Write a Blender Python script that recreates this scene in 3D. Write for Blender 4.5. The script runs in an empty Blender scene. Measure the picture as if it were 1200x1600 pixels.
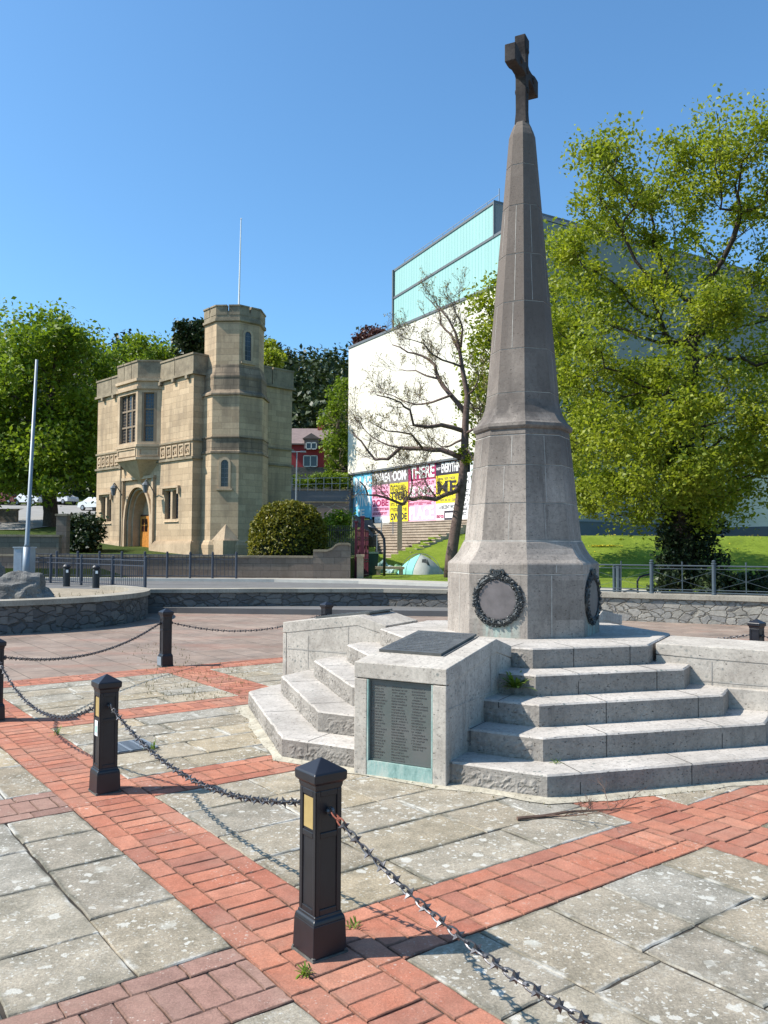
import bpy, bmesh, math, random
import numpy as np
from mathutils import Matrix, Vector, Euler
from mathutils import noise as mnoise
S = bpy.context.scene
COL = S.collection
rad = math.radians
# ------------------------------------------------------------------ camera
CAMH, PITCH, ROLL, FPX = 1.65, rad(2.287), rad(0.30), 1300.0
_f = Vector((0, math.cos(PITCH), math.sin(PITCH)))
_r0 = Vector((1, 0, 0)); _u0 = _r0.cross(_f)
_r = _r0*math.cos(ROLL) + _u0*math.sin(ROLL)
_u = _u0*math.cos(ROLL) - _r0*math.sin(ROLL)
cam = bpy.data.cameras.new("camera"); cob = bpy.data.objects.new("camera", cam); COL.objects.link(cob)
cam.sensor_fit = 'VERTICAL'; cam.sensor_height = 36; cam.lens = FPX/1600*36
cam.clip_start = .05; cam.clip_end = 2000
m3 = Matrix((_r, _u, -_f)).transposed()
cob.matrix_world = Matrix.Translation((0, 0, CAMH)) @ m3.to_4x4()
S.camera = cob
# ------------------------------------------------------------------ light
TOSUN = Vector((-.725, -.075, .775)).normalized()
SUN_EL = math.asin(TOSUN.z); SUN_AZ = math.atan2(TOSUN.x, TOSUN.y)
sl = bpy.data.lights.new("sun", 'SUN'); so = bpy.data.objects.new("sun", sl); COL.objects.link(so)
sl.energy = 5.0; sl.angle = rad(.5); sl.color = (1, .945, .86)
so.rotation_euler = TOSUN.to_track_quat('Z', 'Y').to_euler()
W = bpy.data.worlds.new("World"); S.world = W; W.use_nodes = True
wn = W.node_tree; bg = wn.nodes["Background"]
sky = wn.nodes.new("ShaderNodeTexSky"); sky.sky_type = 'NISHITA'; sky.sun_disc = False
sky.sun_elevation = SUN_EL; sky.sun_rotation = SUN_AZ
sky.altitude = 0; sky.air_density = 1.0; sky.dust_density = 1.0; sky.ozone_density = 3.0
tint = wn.nodes.new("ShaderNodeMix"); tint.data_type = 'RGBA'; tint.blend_type = 'MULTIPLY'; tint.inputs[0].default_value = 1
wn.links.new(sky.outputs[0], tint.inputs[6]); tint.inputs[7].default_value = (.66, .97, 1.10, 1)     # clean spring air: a purer blue
wn.links.new(tint.outputs[2], bg.inputs[0]); bg.inputs[1].default_value = .135
S.view_settings.view_transform = 'Standard'; S.view_settings.look = 'None'
S.view_settings.exposure = .62; S.view_settings.gamma = 1
S.render.engine = 'CYCLES'
S.cycles.max_bounces = 6; S.cycles.transparent_max_bounces = 8
try: S.cycles.use_denoising = True
except Exception: pass

# ------------------------------------------------------------------ helpers
def P(px, py, Y):
    """point at depth Y seen in direction of photo pixel (1200x1600)"""
    d = _r*((px-600)/FPX) - _u*((py-800)/FPX) + _f
    return Vector((0, 0, CAMH)) + d*(Y/d.y)

class MB:
    def __init__(s): s.v = []; s.f = []; s.m = []; s.M = Matrix()
    def add(s, vs, fs, mi=0):
        o = len(s.v); M = s.M
        s.v += [tuple(M @ Vector(v)) for v in vs]
        s.f += [tuple(i+o for i in f) for f in fs]; s.m += [mi]*len(fs)
    def box(s, x0, x1, y0, y1, z0, z1, mi=0):
        s.add([(x0,y0,z0),(x1,y0,z0),(x1,y1,z0),(x0,y1,z0),(x0,y0,z1),(x1,y0,z1),(x1,y1,z1),(x0,y1,z1)],
              [(0,3,2,1),(4,5,6,7),(0,1,5,4),(1,2,6,5),(2,3,7,6),(3,0,4,7)], mi)
    def prism(s, poly, z0, z1, mi=0, top=None):
        n = len(poly); tp = top or poly
        s.add([(x,y,z0) for x,y in poly]+[(x,y,z1) for x,y in tp],
              [tuple(range(n-1,-1,-1)), tuple(range(n,2*n))]+[(i,(i+1)%n,n+(i+1)%n,n+i) for i in range(n)], mi)
    def rings(s, rings, mi=0, cap=True, mis=None):
        n = len(rings[0]); vs = [p for r in rings for p in r]; fs = []; ms = []
        for k in range(len(rings)-1):
            for i in range(n):
                fs.append((k*n+i, k*n+(i+1)%n, (k+1)*n+(i+1)%n, (k+1)*n+i)); ms.append(mis[k] if mis else mi)
        if cap:
            fs.append(tuple(range(n-1,-1,-1))); ms.append(mi)
            fs.append(tuple(range((len(rings)-1)*n, len(rings)*n))); ms.append(mi)
        o = len(s.v); s.v += [tuple(s.M @ Vector(v)) for v in vs]
        s.f += [tuple(i+o for i in f) for f in fs]; s.m += ms
    def tube(s, pts, r, n=8, mi=0, cap=True):
        pts = [Vector(p) for p in pts]; R = r if isinstance(r, (list, tuple)) else [r]*len(pts)
        rs = []; t0 = (pts[1]-pts[0]).normalized()
        a = t0.orthogonal().normalized()
        for i, p in enumerate(pts):
            t = (pts[min(i+1, len(pts)-1)]-pts[max(i-1, 0)]).normalized()
            a = (a - t*a.dot(t)).normalized(); b = t.cross(a)
            rs.append([p+(a*math.cos(k*2*math.pi/n)+b*math.sin(k*2*math.pi/n))*R[i] for k in range(n)])
        s.rings(rs, mi, cap)
    def lathe(s, prof, n=16, mi=0, ph=0, mis=None):
        s.rings([[(r*math.cos(ph+2*math.pi*k/n), r*math.sin(ph+2*math.pi*k/n), z) for k in range(n)] for r, z in prof], mi, True, mis)
    def torus(s, R, r, n=12, m=6, sx=1.0, mi=0):
        vs = []; fs = []
        for i in range(n):
            a = 2*math.pi*i/n
            for j in range(m):
                b = 2*math.pi*j/m
                vs.append(((R+r*math.cos(b))*math.cos(a)*sx, (R+r*math.cos(b))*math.sin(a), r*math.sin(b)))
                fs.append((i*m+j, ((i+1)%n)*m+j, ((i+1)%n)*m+(j+1)%m, i*m+(j+1)%m))
        s.add(vs, fs, mi)

def rootmat(o):
    return Matrix.Translation(o.location) @ o.rotation_euler.to_matrix().to_4x4() if o else Matrix()
def obj(name, mb, mats, parent=None, label=None, smooth=False, world=False, uv=True, recalc=True):
    me = bpy.data.meshes.new(name)
    v, f = mb.v, mb.f
    if world and parent is not None:
        inv = WM[parent].inverted(); v = [tuple(inv @ Vector(p)) for p in v]
    me.from_pydata(v, [], f)
    if not isinstance(mats, (list, tuple)): mats = [mats]
    for m in mats: me.materials.append(m)
    if len(mats) > 1: me.polygons.foreach_set("material_index", mb.m)
    if recalc and len(f) < 60000:
        bm = bmesh.new(); bm.from_mesh(me); bmesh.ops.recalc_face_normals(bm, faces=bm.faces); bm.to_mesh(me); bm.free()
    if uv: boxuv(me)
    if smooth: me.polygons.foreach_set("use_smooth", [True]*len(me.polygons))
    o = bpy.data.objects.new(name, me); COL.objects.link(o); o.parent = parent
    WM[o] = (WM[parent] if parent is not None else Matrix())
    if label: o["label"] = label
    return o
WM = {}
def boxuv(me):
    ul = me.uv_layers.new(name="UVMap")
    n = len(me.loops); 
    if n == 0: return
    co = np.empty(len(me.vertices)*3); me.vertices.foreach_get("co", co); co = co.reshape(-1, 3)
    li = np.empty(n, dtype=np.int32); me.loops.foreach_get("vertex_index", li)
    npoly = len(me.polygons); no = np.empty(npoly*3); me.polygons.foreach_get("normal", no); no = no.reshape(-1, 3)
    tot = np.empty(npoly, dtype=np.int32); me.polygons.foreach_get("loop_total", tot)
    N = np.repeat(no, tot, axis=0); C = co[li]
    h = np.hypot(N[:,0], N[:,1]) + 1e-9
    tx, ty = -N[:,1]/h, N[:,0]/h
    flat = np.abs(N[:,2]) > .75
    u = np.where(flat, C[:,0], C[:,0]*tx + C[:,1]*ty); vv = np.where(flat, C[:,1], C[:,2])
    ul.data.foreach_set("uv", np.stack([u, vv], 1).astype(np.float32).ravel())
def thing(name, label, cat, loc=(0,0,0), rz=0, group=None):
    o = bpy.data.objects.new(name, None); COL.objects.link(o); o.location = loc; o.rotation_euler = (0, 0, rz)
    o.empty_display_size = .2
    o["label"] = label; o["category"] = cat
    if group: o["group"] = group
    WM[o] = Matrix.Translation(loc) @ Matrix.Rotation(rz, 4, 'Z')
    return o
def tag(o, label, cat, group=None):
    o["label"] = label; o["category"] = cat
    if group: o["group"] = group
    return o
def struct(o, kind="structure"): o["kind"] = kind; return o
def copy_tree(o, loc, rz, label=None):
    def cp(x, par):
        c = x.copy(); COL.objects.link(c); c.parent = par
        for ch in list(x.children): cp(ch, c)
        return c
    r = cp(o, None); r.location = loc; r.rotation_euler = (0, 0, rz)
    if label: r["label"] = label
    WM[r] = Matrix.Translation(loc) @ Matrix.Rotation(rz, 4, 'Z')
    return r

# ------------------------------------------------------------------ materials
class NT:
    def __init__(s, name):
        s.m = bpy.data.materials.new(name); s.m.use_nodes = True; s.t = s.m.node_tree
        s.b = s.t.nodes["Principled BSDF"]; s.out = s.t.nodes["Material Output"]
    def n(s, typ, **k):
        x = s.t.nodes.new(typ)
        for a, v in k.items(): setattr(x, a, v)
        return x
    def L(s, a, b): s.t.links.new(a, b)
    def coord(s, kind="Object", scale=(1,1,1)):
        c = s.n("ShaderNodeTexCoord"); mp = s.n("ShaderNodeMapping"); mp.inputs["Scale"].default_value = scale
        s.L(c.outputs[kind], mp.inputs[0]); return mp.outputs[0]
    def noise(s, co, scale, detail=5, rough=.6, out="Fac"):
        x = s.n("ShaderNodeTexNoise"); x.inputs["Scale"].default_value = scale; x.inputs["Detail"].default_value = detail
        x.inputs["Roughness"].default_value = rough; s.L(co, x.inputs["Vector"]); return x.outputs[out]
    def ramp(s, fac, stops):
        r = s.n("ShaderNodeValToRGB"); e = r.color_ramp.elements
        while len(e) < len(stops): e.new(.5)
        for k, (p, c) in enumerate(stops):
            e[k].position = p; e[k].color = (*c, 1) if len(c) == 3 else c
        s.L(fac, r.inputs[0]); return r.outputs[0]
    def mask(s, fac, a, b):
        return s.ramp(fac, [(a, (0,0,0)), (b, (1,1,1))] if a < b else [(b, (1,1,1)), (a, (0,0,0))])
    def mix(s, fac, a, b, mode='MIX'):
        x = s.n("ShaderNodeMix", data_type='RGBA', blend_type=mode)
        for i, v in ((0, fac), (6, a), (7, b)):
            if isinstance(v, (int, float)): x.inputs[i].default_value = v
            elif isinstance(v, (tuple, list)): x.inputs[i].default_value = (*v, 1)
            else: s.L(v, x.inputs[i])
        return x.outputs[2]
    def math(s, op, a, b=0.0, clamp=False):
        x = s.n("ShaderNodeMath", operation=op, use_clamp=clamp)
        for i, v in ((0, a), (1, b)):
            if isinstance(v, (int, float)): x.inputs[i].default_value = v
            else: s.L(v, x.inputs[i])
        return x.outputs[0]
    def island(s): return s.n("ShaderNodeNewGeometry").outputs["Random Per Island"]
    def hsv(s, col, h=.5, sat=1.0, val=1.0):
        x = s.n("ShaderNodeHueSaturation")
        for nm, v in (("Hue", h), ("Saturation", sat), ("Value", val)):
            if isinstance(v, (int, float)): x.inputs[nm].default_value = v
            else: s.L(v, x.inputs[nm])
        s.L(col, x.inputs["Color"]); return x.outputs[0]
    def vrange(s, fac, a, b):
        x = s.n("ShaderNodeMapRange"); s.L(fac, x.inputs[0]); x.inputs[3].default_value = a; x.inputs[4].default_value = b
        return x.outputs[0]
    def bump(s, h, strength=.3, dist=.01, prev=None):
        x = s.n("ShaderNodeBump"); x.inputs["Strength"].default_value = strength; x.inputs["Distance"].default_value = dist
        s.L(h, x.inputs["Height"])
        if prev is not None: s.L(prev, x.inputs["Normal"])
        return x.outputs[0]
    def done(s, col, rough=.8, nrm=None, metal=0, spec=.3):
        if isinstance(col, (tuple, list)): s.b.inputs["Base Color"].default_value = (*col, 1)
        else: s.L(col, s.b.inputs["Base Color"])
        if isinstance(rough, (int, float)): s.b.inputs["Roughness"].default_value = rough
        else: s.L(rough, s.b.inputs["Roughness"])
        s.b.inputs["Metallic"].default_value = metal; s.b.inputs["Specular IOR Level"].default_value = spec
        if nrm is not None: s.L(nrm, s.b.inputs["Normal"])
        return s.m

def m_plain(name, c, rough=.7, var=.12, scale=6, metal=0, bump=.1, bs=60, bd=.003, spec=.3, c2=None):
    t = NT(name); co = t.coord()
    a = tuple(x*(1-var) for x in c); b = tuple(min(1, x*(1+var)) for x in c)
    col = t.ramp(t.noise(co, scale), [(.3, c2 or a), (.7, b)])
    return t.done(col, rough, t.bump(t.noise(co, bs, 4), bump, bd), metal, spec)
def m_stone(name, dark, light, spots=None, rough=.9, scale=2.2, bstr=.5, bd=.006, pits=True, extra=None):
    t = NT(name); co = t.coord()
    col = t.ramp(t.noise(co, scale, 8, .7), [(.28, dark), (.62, light)])
    col = t.mix(.75, col, t.ramp(t.noise(co, 34, 6, .78), [(.25, (.5,.49,.48)), (.5, (1,1,1)), (.72, (1.25,1.24,1.22))]), 'MULTIPLY')
    st = t.mask(t.noise(t.coord("Object", (4.5, 4.5, .8)), 1.5, 7, .7), .54, .72)
    col = t.mix(t.math('MULTIPLY', st, .45), col, tuple(x*.45 for x in dark))
    if spots:
        v = t.n("ShaderNodeTexVoronoi"); v.inputs["Scale"].default_value = 22; t.L(co, v.inputs["Vector"])
        k = t.math('MULTIPLY', t.mask(t.math('ADD', v.outputs["Distance"], t.math('MULTIPLY', t.noise(co, 60, 3), .25)), .42, .30), t.mask(t.noise(co, 3.2, 4), .5, .62))
        col = t.mix(k, col, spots)
    pk = None
    if pits:
        pk = t.mask(t.noise(t.coord("Object", (1, 1, 2.2)), 42, 4, .6), .30, .38)
        col = t.mix(t.math('SUBTRACT', 1.0, pk), col, tuple(x*.35 for x in dark))
    if extra: col = extra(t, co, col)
    h = t.noise(co, 24, 8, .7)
    nb = t.bump(h, bstr, bd)
    if pits: nb = t.bump(pk, bstr, .006, nb)
    return t.done(col, rough, nb, 0, .2)
def m_ashlar(name, c1, c2, mort, bw=.85, bh=.33, mw=.012, dirt=(.12,.095,.07), dscale=.5, dlo=.55, dhi=.75):
    t = NT(name); uv = t.coord("UV"); co = t.coord()
    b = t.n("ShaderNodeTexBrick"); t.L(uv, b.inputs["Vector"])
    for nm, v in (("Color1", (*c1,1)), ("Color2", (*c2,1)), ("Mortar", (*mort,1))): b.inputs[nm].default_value = v
    for nm, v in (("Scale", 1), ("Mortar Size", mw), ("Mortar Smooth", .3), ("Bias", 0), ("Brick Width", bw), ("Row Height", bh)): b.inputs[nm].default_value = v
    b.offset = .42; b.squash = .7; b.squash_frequency = 3
    col = t.mix(.5, b.outputs["Color"], t.ramp(t.noise(co, 9, 6, .7), [(.25, (.6,.58,.55)), (.7, (1.1,1.1,1.08))]), 'MULTIPLY')
    st = t.coord("Object", (1.6, 1.6, .22))
    d = t.mask(t.math('MULTIPLY', t.math('ADD', t.noise(st, 1.4, 6), t.noise(co, dscale, 4)), .5), dlo-.05, dhi-.08)
    col = t.mix(t.math('MULTIPLY', d, .75), col, dirt)
    nb = t.bump(b.outputs["Fac"], .6, -.02)
    nb = t.bump(t.noise(co, 25, 6), .4, .01, nb)
    return t.done(col, .9, nb)
def m_rubble(name, cols, mort, sx=2.2, sy=4.2, bd=.05):
    t = NT(name); uv = t.coord("UV", (sx, sy, 1)); co = t.coord()
    off = t.n("ShaderNodeVectorMath", operation='MULTIPLY_ADD')
    nz = t.n("ShaderNodeTexNoise"); nz.inputs["Scale"].default_value = 1.7; t.L(uv, nz.inputs["Vector"])
    t.L(nz.outputs["Color"], off.inputs[0]); off.inputs[1].default_value = (.5,.5,0); t.L(uv, off.inputs[2])
    v = t.n("ShaderNodeTexVoronoi"); v.inputs["Scale"].default_value = 1; t.L(off.outputs[0], v.inputs["Vector"])
    e = t.n("ShaderNodeTexVoronoi", feature='DISTANCE_TO_EDGE'); e.inputs["Scale"].default_value = 1; t.L(off.outputs[0], e.inputs["Vector"])
    sp = t.n("ShaderNodeSeparateColor"); t.L(v.outputs["Color"], sp.inputs[0])
    col = t.ramp(sp.outputs[0], [(i/(len(cols)-1), c) for i, c in enumerate(cols)])
    col = t.mix(.6, col, t.ramp(t.noise(co, 14, 7, .7), [(.25, (.5,.5,.5)), (.72, (1.2,1.2,1.2))]), 'MULTIPLY')
    g = t.mask(t.math('ADD', e.outputs["Distance"], t.math('MULTIPLY', t.math('SUBTRACT', t.noise(co, 9, 5, .7), .5), .12)), .0, .075)
    col = t.mix(g, mort, col)
    nb = t.bump(g, .8, bd); nb = t.bump(t.noise(co, 16, 7, .7), .6, .025, nb)
    return t.done(col, .92, nb)
def m_leaf(name, dark, mid, light, trans=.35, nscale=.6):
    t = NT(name); co = t.coord(); isl = t.island()
    col = t.ramp(isl, [(0, dark), (.5, mid), (1, light)])
    col = t.mix(.8, col, t.ramp(t.noise(co, nscale, 4), [(.32, (.55,.62,.5)), (.68, (1.35,1.25,1.15))]), 'MULTIPLY')
    t.done(col, .5, None, 0, .35)
    tr = t.n("ShaderNodeBsdfTranslucent"); t.L(t.mix(.5, col, (1.0, 1.1, .35), 'MULTIPLY'), tr.inputs[0])
    ms = t.n("ShaderNodeMixShader"); ms.inputs[0].default_value = trans
    t.L(t.b.outputs[0], ms.inputs[1]); t.L(tr.outputs[0], ms.inputs[2]); t.L(ms.outputs[0], t.out.inputs[0])
    return t.m

# ---- colour set
def lichen(t, co, col, amt=.5):
    return col
def m_slab(name):
    t = NT(name); co = t.coord(); isl = t.island()
    base = t.ramp(isl, [(0,(.25,.208,.155)),(.2,(.305,.26,.20)),(.4,(.265,.233,.19)),(.55,(.345,.30,.235)),(.7,(.27,.25,.218)),(.82,(.365,.295,.205)),(1,(.27,.23,.172))])
    base = t.mix(.9, base, t.ramp(t.noise(co, 4.5, 9, .74), [(.25,(.48,.49,.45)),(.5,(.95,.95,.92)),(.72,(1.42,1.4,1.36))]), 'MULTIPLY')
    base = t.mix(.75, base, t.ramp(t.noise(co, 75, 6, .8), [(.3,(.45,.45,.44)),(.5,(1,1,1)),(.68,(1.5,1.5,1.46))]), 'MULTIPLY')
    dk = t.mask(t.noise(co, 1.9, 8, .75), .55, .70)
    base = t.mix(t.math('MULTIPLY', dk, .55), base, (.10,.10,.08))
    wv = t.n("ShaderNodeVectorMath", operation='MULTIPLY_ADD'); nz = t.n("ShaderNodeTexNoise"); nz.inputs["Scale"].default_value = 25
    t.L(co, nz.inputs["Vector"]); t.L(nz.outputs["Color"], wv.inputs[0]); wv.inputs[1].default_value = (.05,.05,.05); t.L(co, wv.inputs[2])
    for sc, a, b, n0, n1, cc, am in ((13, .43, .39, .47, .55, (.58,.56,.50), .62), (30, .42, .37, .40, .54, (.56,.54,.48), .75), (55, .42, .30, .38, .6, (.56,.55,.50), .8), (6.5, .34, .29, .55, .60, (.50,.485,.425), .65)):
        v = t.n("ShaderNodeTexVoronoi"); v.inputs["Scale"].default_value = sc; t.L(wv.outputs[0], v.inputs["Vector"])
        sp = t.n("ShaderNodeSeparateColor"); t.L(v.outputs["Color"], sp.inputs[0])
        sz = t.math('MULTIPLY', v.outputs["Distance"], t.vrange(sp.outputs[1], .9, 4.0))
        k = t.mask(t.math('ADD', sz, t.math('MULTIPLY', t.math('SUBTRACT', t.noise(co, 130, 4, .7), .5), .35)), a, b)
        k = t.math('MULTIPLY', k, t.mask(t.noise(co, 1.3+sc*.04, 4, .6), n0, n1))
        base = t.mix(t.math('MULTIPLY', k, am), base, cc)
    bl = t.math('MULTIPLY', t.mask(t.noise(co, 2.2, 10, .82), .55, .64), t.mask(t.noise(co, 60, 4, .8), .35, .6))
    base = t.mix(t.math('MULTIPLY', bl, .6), base, (.46,.44,.385))
    ed = t.n("ShaderNodeAttribute", attribute_name="edge").outputs["Fac"]
    e1 = t.mask(t.math('ADD', ed, t.math('MULTIPLY', t.math('SUBTRACT', t.noise(co, 16, 8, .8), .5), 1.5)), .55, 1.05)
    base = t.mix(t.math('MULTIPLY', t.math('MULTIPLY', e1, t.mask(t.noise(co, 1.5, 3), .40, .6)), .75), base, (.085,.085,.065))
    e2 = t.math('MULTIPLY', t.mask(t.math('ADD', ed, t.math('MULTIPLY', t.math('SUBTRACT', t.noise(co, 40, 6, .8), .5), 1.6)), .6, 1.1), t.mask(t.noise(t.coord("Object", (1,1,1)), 2.6, 3), .54, .6))
    base = t.mix(t.math('MULTIPLY', e2, .7), base, (.52,.50,.45))
    nb = t.bump(t.noise(co, 7, 8, .7), .45, .02); nb = t.bump(t.noise(co, 110, 5, .8), .8, .004, nb)
    return t.done(base, .92, nb, 0, .15)
def m_brick(name, cs, spot=.3):
    t = NT(name); co = t.coord(); isl = t.island()
    base = t.ramp(isl, [(i/(len(cs)-1), c) for i, c in enumerate(cs)])
    base = t.mix(.75, base, t.ramp(t.noise(co, 9, 8, .75), [(.25,(.6,.57,.55)),(.7,(1.3,1.28,1.25))]), 'MULTIPLY')
    base = t.mix(.6, base, t.ramp(t.noise(co, 110, 5, .8), [(.3,(.5,.5,.5)),(.66,(1.4,1.36,1.3))]), 'MULTIPLY')
    for sc, n0, n1 in ((24, .53, .62), (60, .46, .64)):
        v = t.n("ShaderNodeTexVoronoi"); v.inputs["Scale"].default_value = sc; t.L(co, v.inputs["Vector"])
        sp = t.n("ShaderNodeSeparateColor"); t.L(v.outputs["Color"], sp.inputs[0])
        k = t.math('MULTIPLY', t.mask(t.math('MULTIPLY', v.outputs["Distance"], t.vrange(sp.outputs[1], .9, 3.5)), .34, .24), t.mask(t.noise(co, 2.3, 4), n0, n1))
        base = t.mix(t.math('MULTIPLY', k, spot), base, (.55,.48,.42))
    dz = t.mask(t.noise(co, 1.1, 8, .75), .46, .72)
    base = t.mix(t.math('MULTIPLY', dz, .5), base, (.33,.23,.175))
    ed = t.n("ShaderNodeAttribute", attribute_name="edge").outputs["Fac"]
    e1 = t.mask(t.math('ADD', ed, t.math('MULTIPLY', t.math('SUBTRACT', t.noise(co, 30, 7, .8), .5), 1.5)), .75, 1.15)
    base = t.mix(t.math('MULTIPLY', e1, .55), base, (.10,.062,.045))
    gr = t.mask(t.noise(co, 3.1, 9, .8), .58, .72)
    base = t.mix(t.math('MULTIPLY', gr, .5), base, (.13,.08,.06))
    nb = t.bump(t.noise(co, 60, 6, .75), .6, .005)
    return t.done(base, .9, nb, 0, .15)
M_SLAB = m_slab("weathered_flagstone")
M_BRICK = m_brick("red_paver", [(.30,.115,.08),(.40,.16,.105),(.355,.14,.092),(.44,.195,.13),(.29,.125,.092),(.41,.17,.11)], .5)
M_BRICK2 = m_brick("faded_paver", [(.23,.14,.115),(.28,.165,.135),(.25,.155,.13),(.30,.185,.15),(.21,.125,.105)], .8)
M_SOIL = m_plain("joint_soil", (.042,.035,.027), .95, .6, 9)
M_CREAM = m_stone("cream_mortar", (.27,.24,.185), (.45,.41,.325), None, .95, 6)
def m_outer():
    t = NT("worn_concrete_paving"); co = t.coord("Object")
    rot = t.n("ShaderNodeMapping"); rot.inputs["Rotation"].default_value = (0,0,rad(53.26)); t.L(co, rot.inputs[0])
    b = t.n("ShaderNodeTexBrick"); t.L(rot.outputs[0], b.inputs["Vector"])
    for nm, v in (("Color1", (.215,.165,.135,1)), ("Color2", (.265,.21,.175,1)), ("Mortar", (.11,.09,.07,1))): b.inputs[nm].default_value = v
    for nm, v in (("Scale", 1), ("Mortar Size", .008), ("Brick Width", .62), ("Row Height", .45)): b.inputs[nm].default_value = v
    col = t.mix(.8, b.outputs[0], t.ramp(t.noise(co, 1.2, 8, .7), [(.3,(.6,.58,.56)),(.7,(1.35,1.28,1.2))]), 'MULTIPLY')
    rd = t.mask(t.noise(t.coord("Object", (.5,1.5,1)), .9, 5), .52, .68)
    col = t.mix(t.math('MULTIPLY', rd, .65), col, (.27,.145,.105)); dk = t.mask(t.noise(co, .8, 8, .75), .52, .7); col = t.mix(t.math('MULTIPLY', dk, .5), col, (.10,.085,.075))
    wh = t.mask(t.noise(co, 9, 7, .75), .58, .7)
    col = t.mix(t.math('MULTIPLY', wh, .5), col, (.42,.40,.36))
    return t.done(col, .92, t.bump(t.noise(co, 30, 6), .4, .01))
M_OUTER = m_outer()
A0 = rad(-96.24)
def soot(t, co, col):
    sp = t.n("ShaderNodeSeparateXYZ"); t.L(co, sp.inputs[0])
    fl = t.math('FLOOR', t.math('MULTIPLY', t.math('ADD', sp.outputs[2], -.62), 2.78))     # courses about .36 m high
    an = t.math('FLOOR', t.math('MULTIPLY', t.math('ADD', t.math('ARCTAN2', sp.outputs[1], sp.outputs[0]), -A0+math.tau), 8/math.pi))
    wn_ = t.n("ShaderNodeTexWhiteNoise"); cb = t.n("ShaderNodeCombineXYZ"); t.L(fl, cb.inputs[0]); t.L(an, cb.inputs[1]); t.L(cb.outputs[0], wn_.inputs["Vector"])
    col = t.hsv(col, .5, 1.0, t.vrange(wn_.outputs["Value"], .80, 1.14))
    run = t.mask(t.noise(t.coord("Object", (9,9,.55)), 1.3, 7, .7), .55, .70)
    col = t.mix(t.math('MULTIPLY', run, .55), col, (.075,.066,.058))
    h = t.n("ShaderNodeMapRange"); t.L(sp.outputs[2], h.inputs[0]); h.inputs[1].default_value = 1.6; h.inputs[2].default_value = 4.0
    g = t.math('ADD', h.outputs[0], t.math('MULTIPLY', t.math('SUBTRACT', t.noise(t.coord("Object", (2.6,2.6,.5)), 1.6, 6), .5), 1.1))
    col = t.mix(t.math('MULTIPLY', t.mask(g, .1, .95), .85), col, (.118,.096,.082))
    # grime collected on the upper ledge and string course
    z2 = t.n("ShaderNodeMapRange"); t.L(sp.outputs[2], z2.inputs[0]); z2.inputs[1].default_value = 2.2; z2.inputs[2].default_value = 2.9
    z3 = t.n("ShaderNodeMapRange"); t.L(sp.outputs[2], z3.inputs[0]); z3.inputs[1].default_value = 3.5; z3.inputs[2].default_value = 2.95
    k = t.math('MULTIPLY', t.math('MULTIPLY', z2.outputs[0], z3.outputs[0]), t.mask(t.noise(co, 2.2, 6, .7), .38, .58))
    col = t.mix(t.math('MULTIPLY', k, .75), col, (.07,.06,.055))
    # verdigris run-off under bronze wreaths (local stains)
    for a in range(4):
        an = rad(-118.74 + 90*a); c = Vector((.68*math.cos(an), .68*math.sin(an), .90))
        d = t.n("ShaderNodeVectorMath", operation='DISTANCE'); t.L(co, d.inputs[0]); d.inputs[1].default_value = c
        k = t.math('MULTIPLY', t.mask(d.outputs["Value"], .26, .10), t.mask(t.noise(t.coord("Object", (9,9,1.5)), 2, 4), .38, .58))
        col = t.mix(t.math('MULTIPLY', k, .6), col, (.33,.44,.39))
    return col
M_OB = m_stone("obelisk_limestone", (.205,.176,.152), (.335,.292,.253), None, .9, 1.7, .55, .006, True, soot)
M_STEP = m_stone("step_limestone", (.285,.257,.225), (.475,.435,.39), (.17,.19,.17), .9, 1.5, .35, .004)
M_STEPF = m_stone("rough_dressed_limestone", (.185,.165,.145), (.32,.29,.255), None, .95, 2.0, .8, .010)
M_PED = m_stone("pedestal_limestone", (.305,.27,.232), (.49,.445,.385), (.22,.22,.2), .9, 2.0, .45, .005)
M_MORT = m_plain("pale_mortar", (.36,.335,.30), .95, .35, 9)
M_JOINT = m_plain("dark_open_joint", (.06,.055,.05), .95, .3, 20)
M_BRONZE = m_plain("dark_bronze", (.105,.105,.10), .5, .3, 7, .35, .2, 90, .002, .5)
M_BRONZE2 = m_plain("brown_bronze_disc", (.14,.122,.12), .55, .25, 7, .25, .1, 60, .002, .4)
M_BRONZEV = m_plain("verdigris_tinged_bronze", (.105,.105,.10), .55, .3, 5, .25, .2, 90, .002, .4, c2=(.096,.114,.104))
M_LETTER = m_plain("raised_bronze_letters", (.225,.22,.21), .4, .2, 30, .5)
M_WREATH = m_plain("blackened_bronze_wreath", (.045,.05,.052), .5, .5, 22, .4, .3, 60, .004, .5)
def m_verd():
    t = NT("verdigris_stained_stone"); co = t.coord()
    col = t.ramp(t.noise(t.coord("Object", (5,5,1.6)), 2.4, 7, .7), [(.3,(.12,.22,.20)),(.48,(.25,.37,.335)),(.62,(.38,.44,.395)),(.8,(.40,.38,.335))])
    return t.done(col, .9, t.bump(t.noise(co, 40, 6), .5, .006))
M_VERD = m_verd()
M_BLACK = m_plain("black_gloss_paint", (.012,.012,.016), .38, .3, 8, 0, .08, 40, .002, .5)
M_CHAIN = m_plain("galvanised_dark_chain", (.085,.085,.092), .45, .35, 40, .7, .2, 90, .002, .5)
M_RUST = m_plain("rusty_shackle", (.22,.07,.045), .8, .4, 50, .2)
M_YEL = m_plain("faded_yellow_plate", (.40,.285,.115), .55, .12, 14, .1)
M_WHITE = m_plain("white_paint", (.72,.72,.70), .6, .05, 5)
M_ASPH = m_plain("asphalt", (.135,.13,.125), .9, .12, 1.5, 0, .4, 80, .005)
M_PAVE = m_plain("pale_concrete_pavement", (.36,.335,.29), .9, .15, 1.1, 0, .3, 30, .006)
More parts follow.
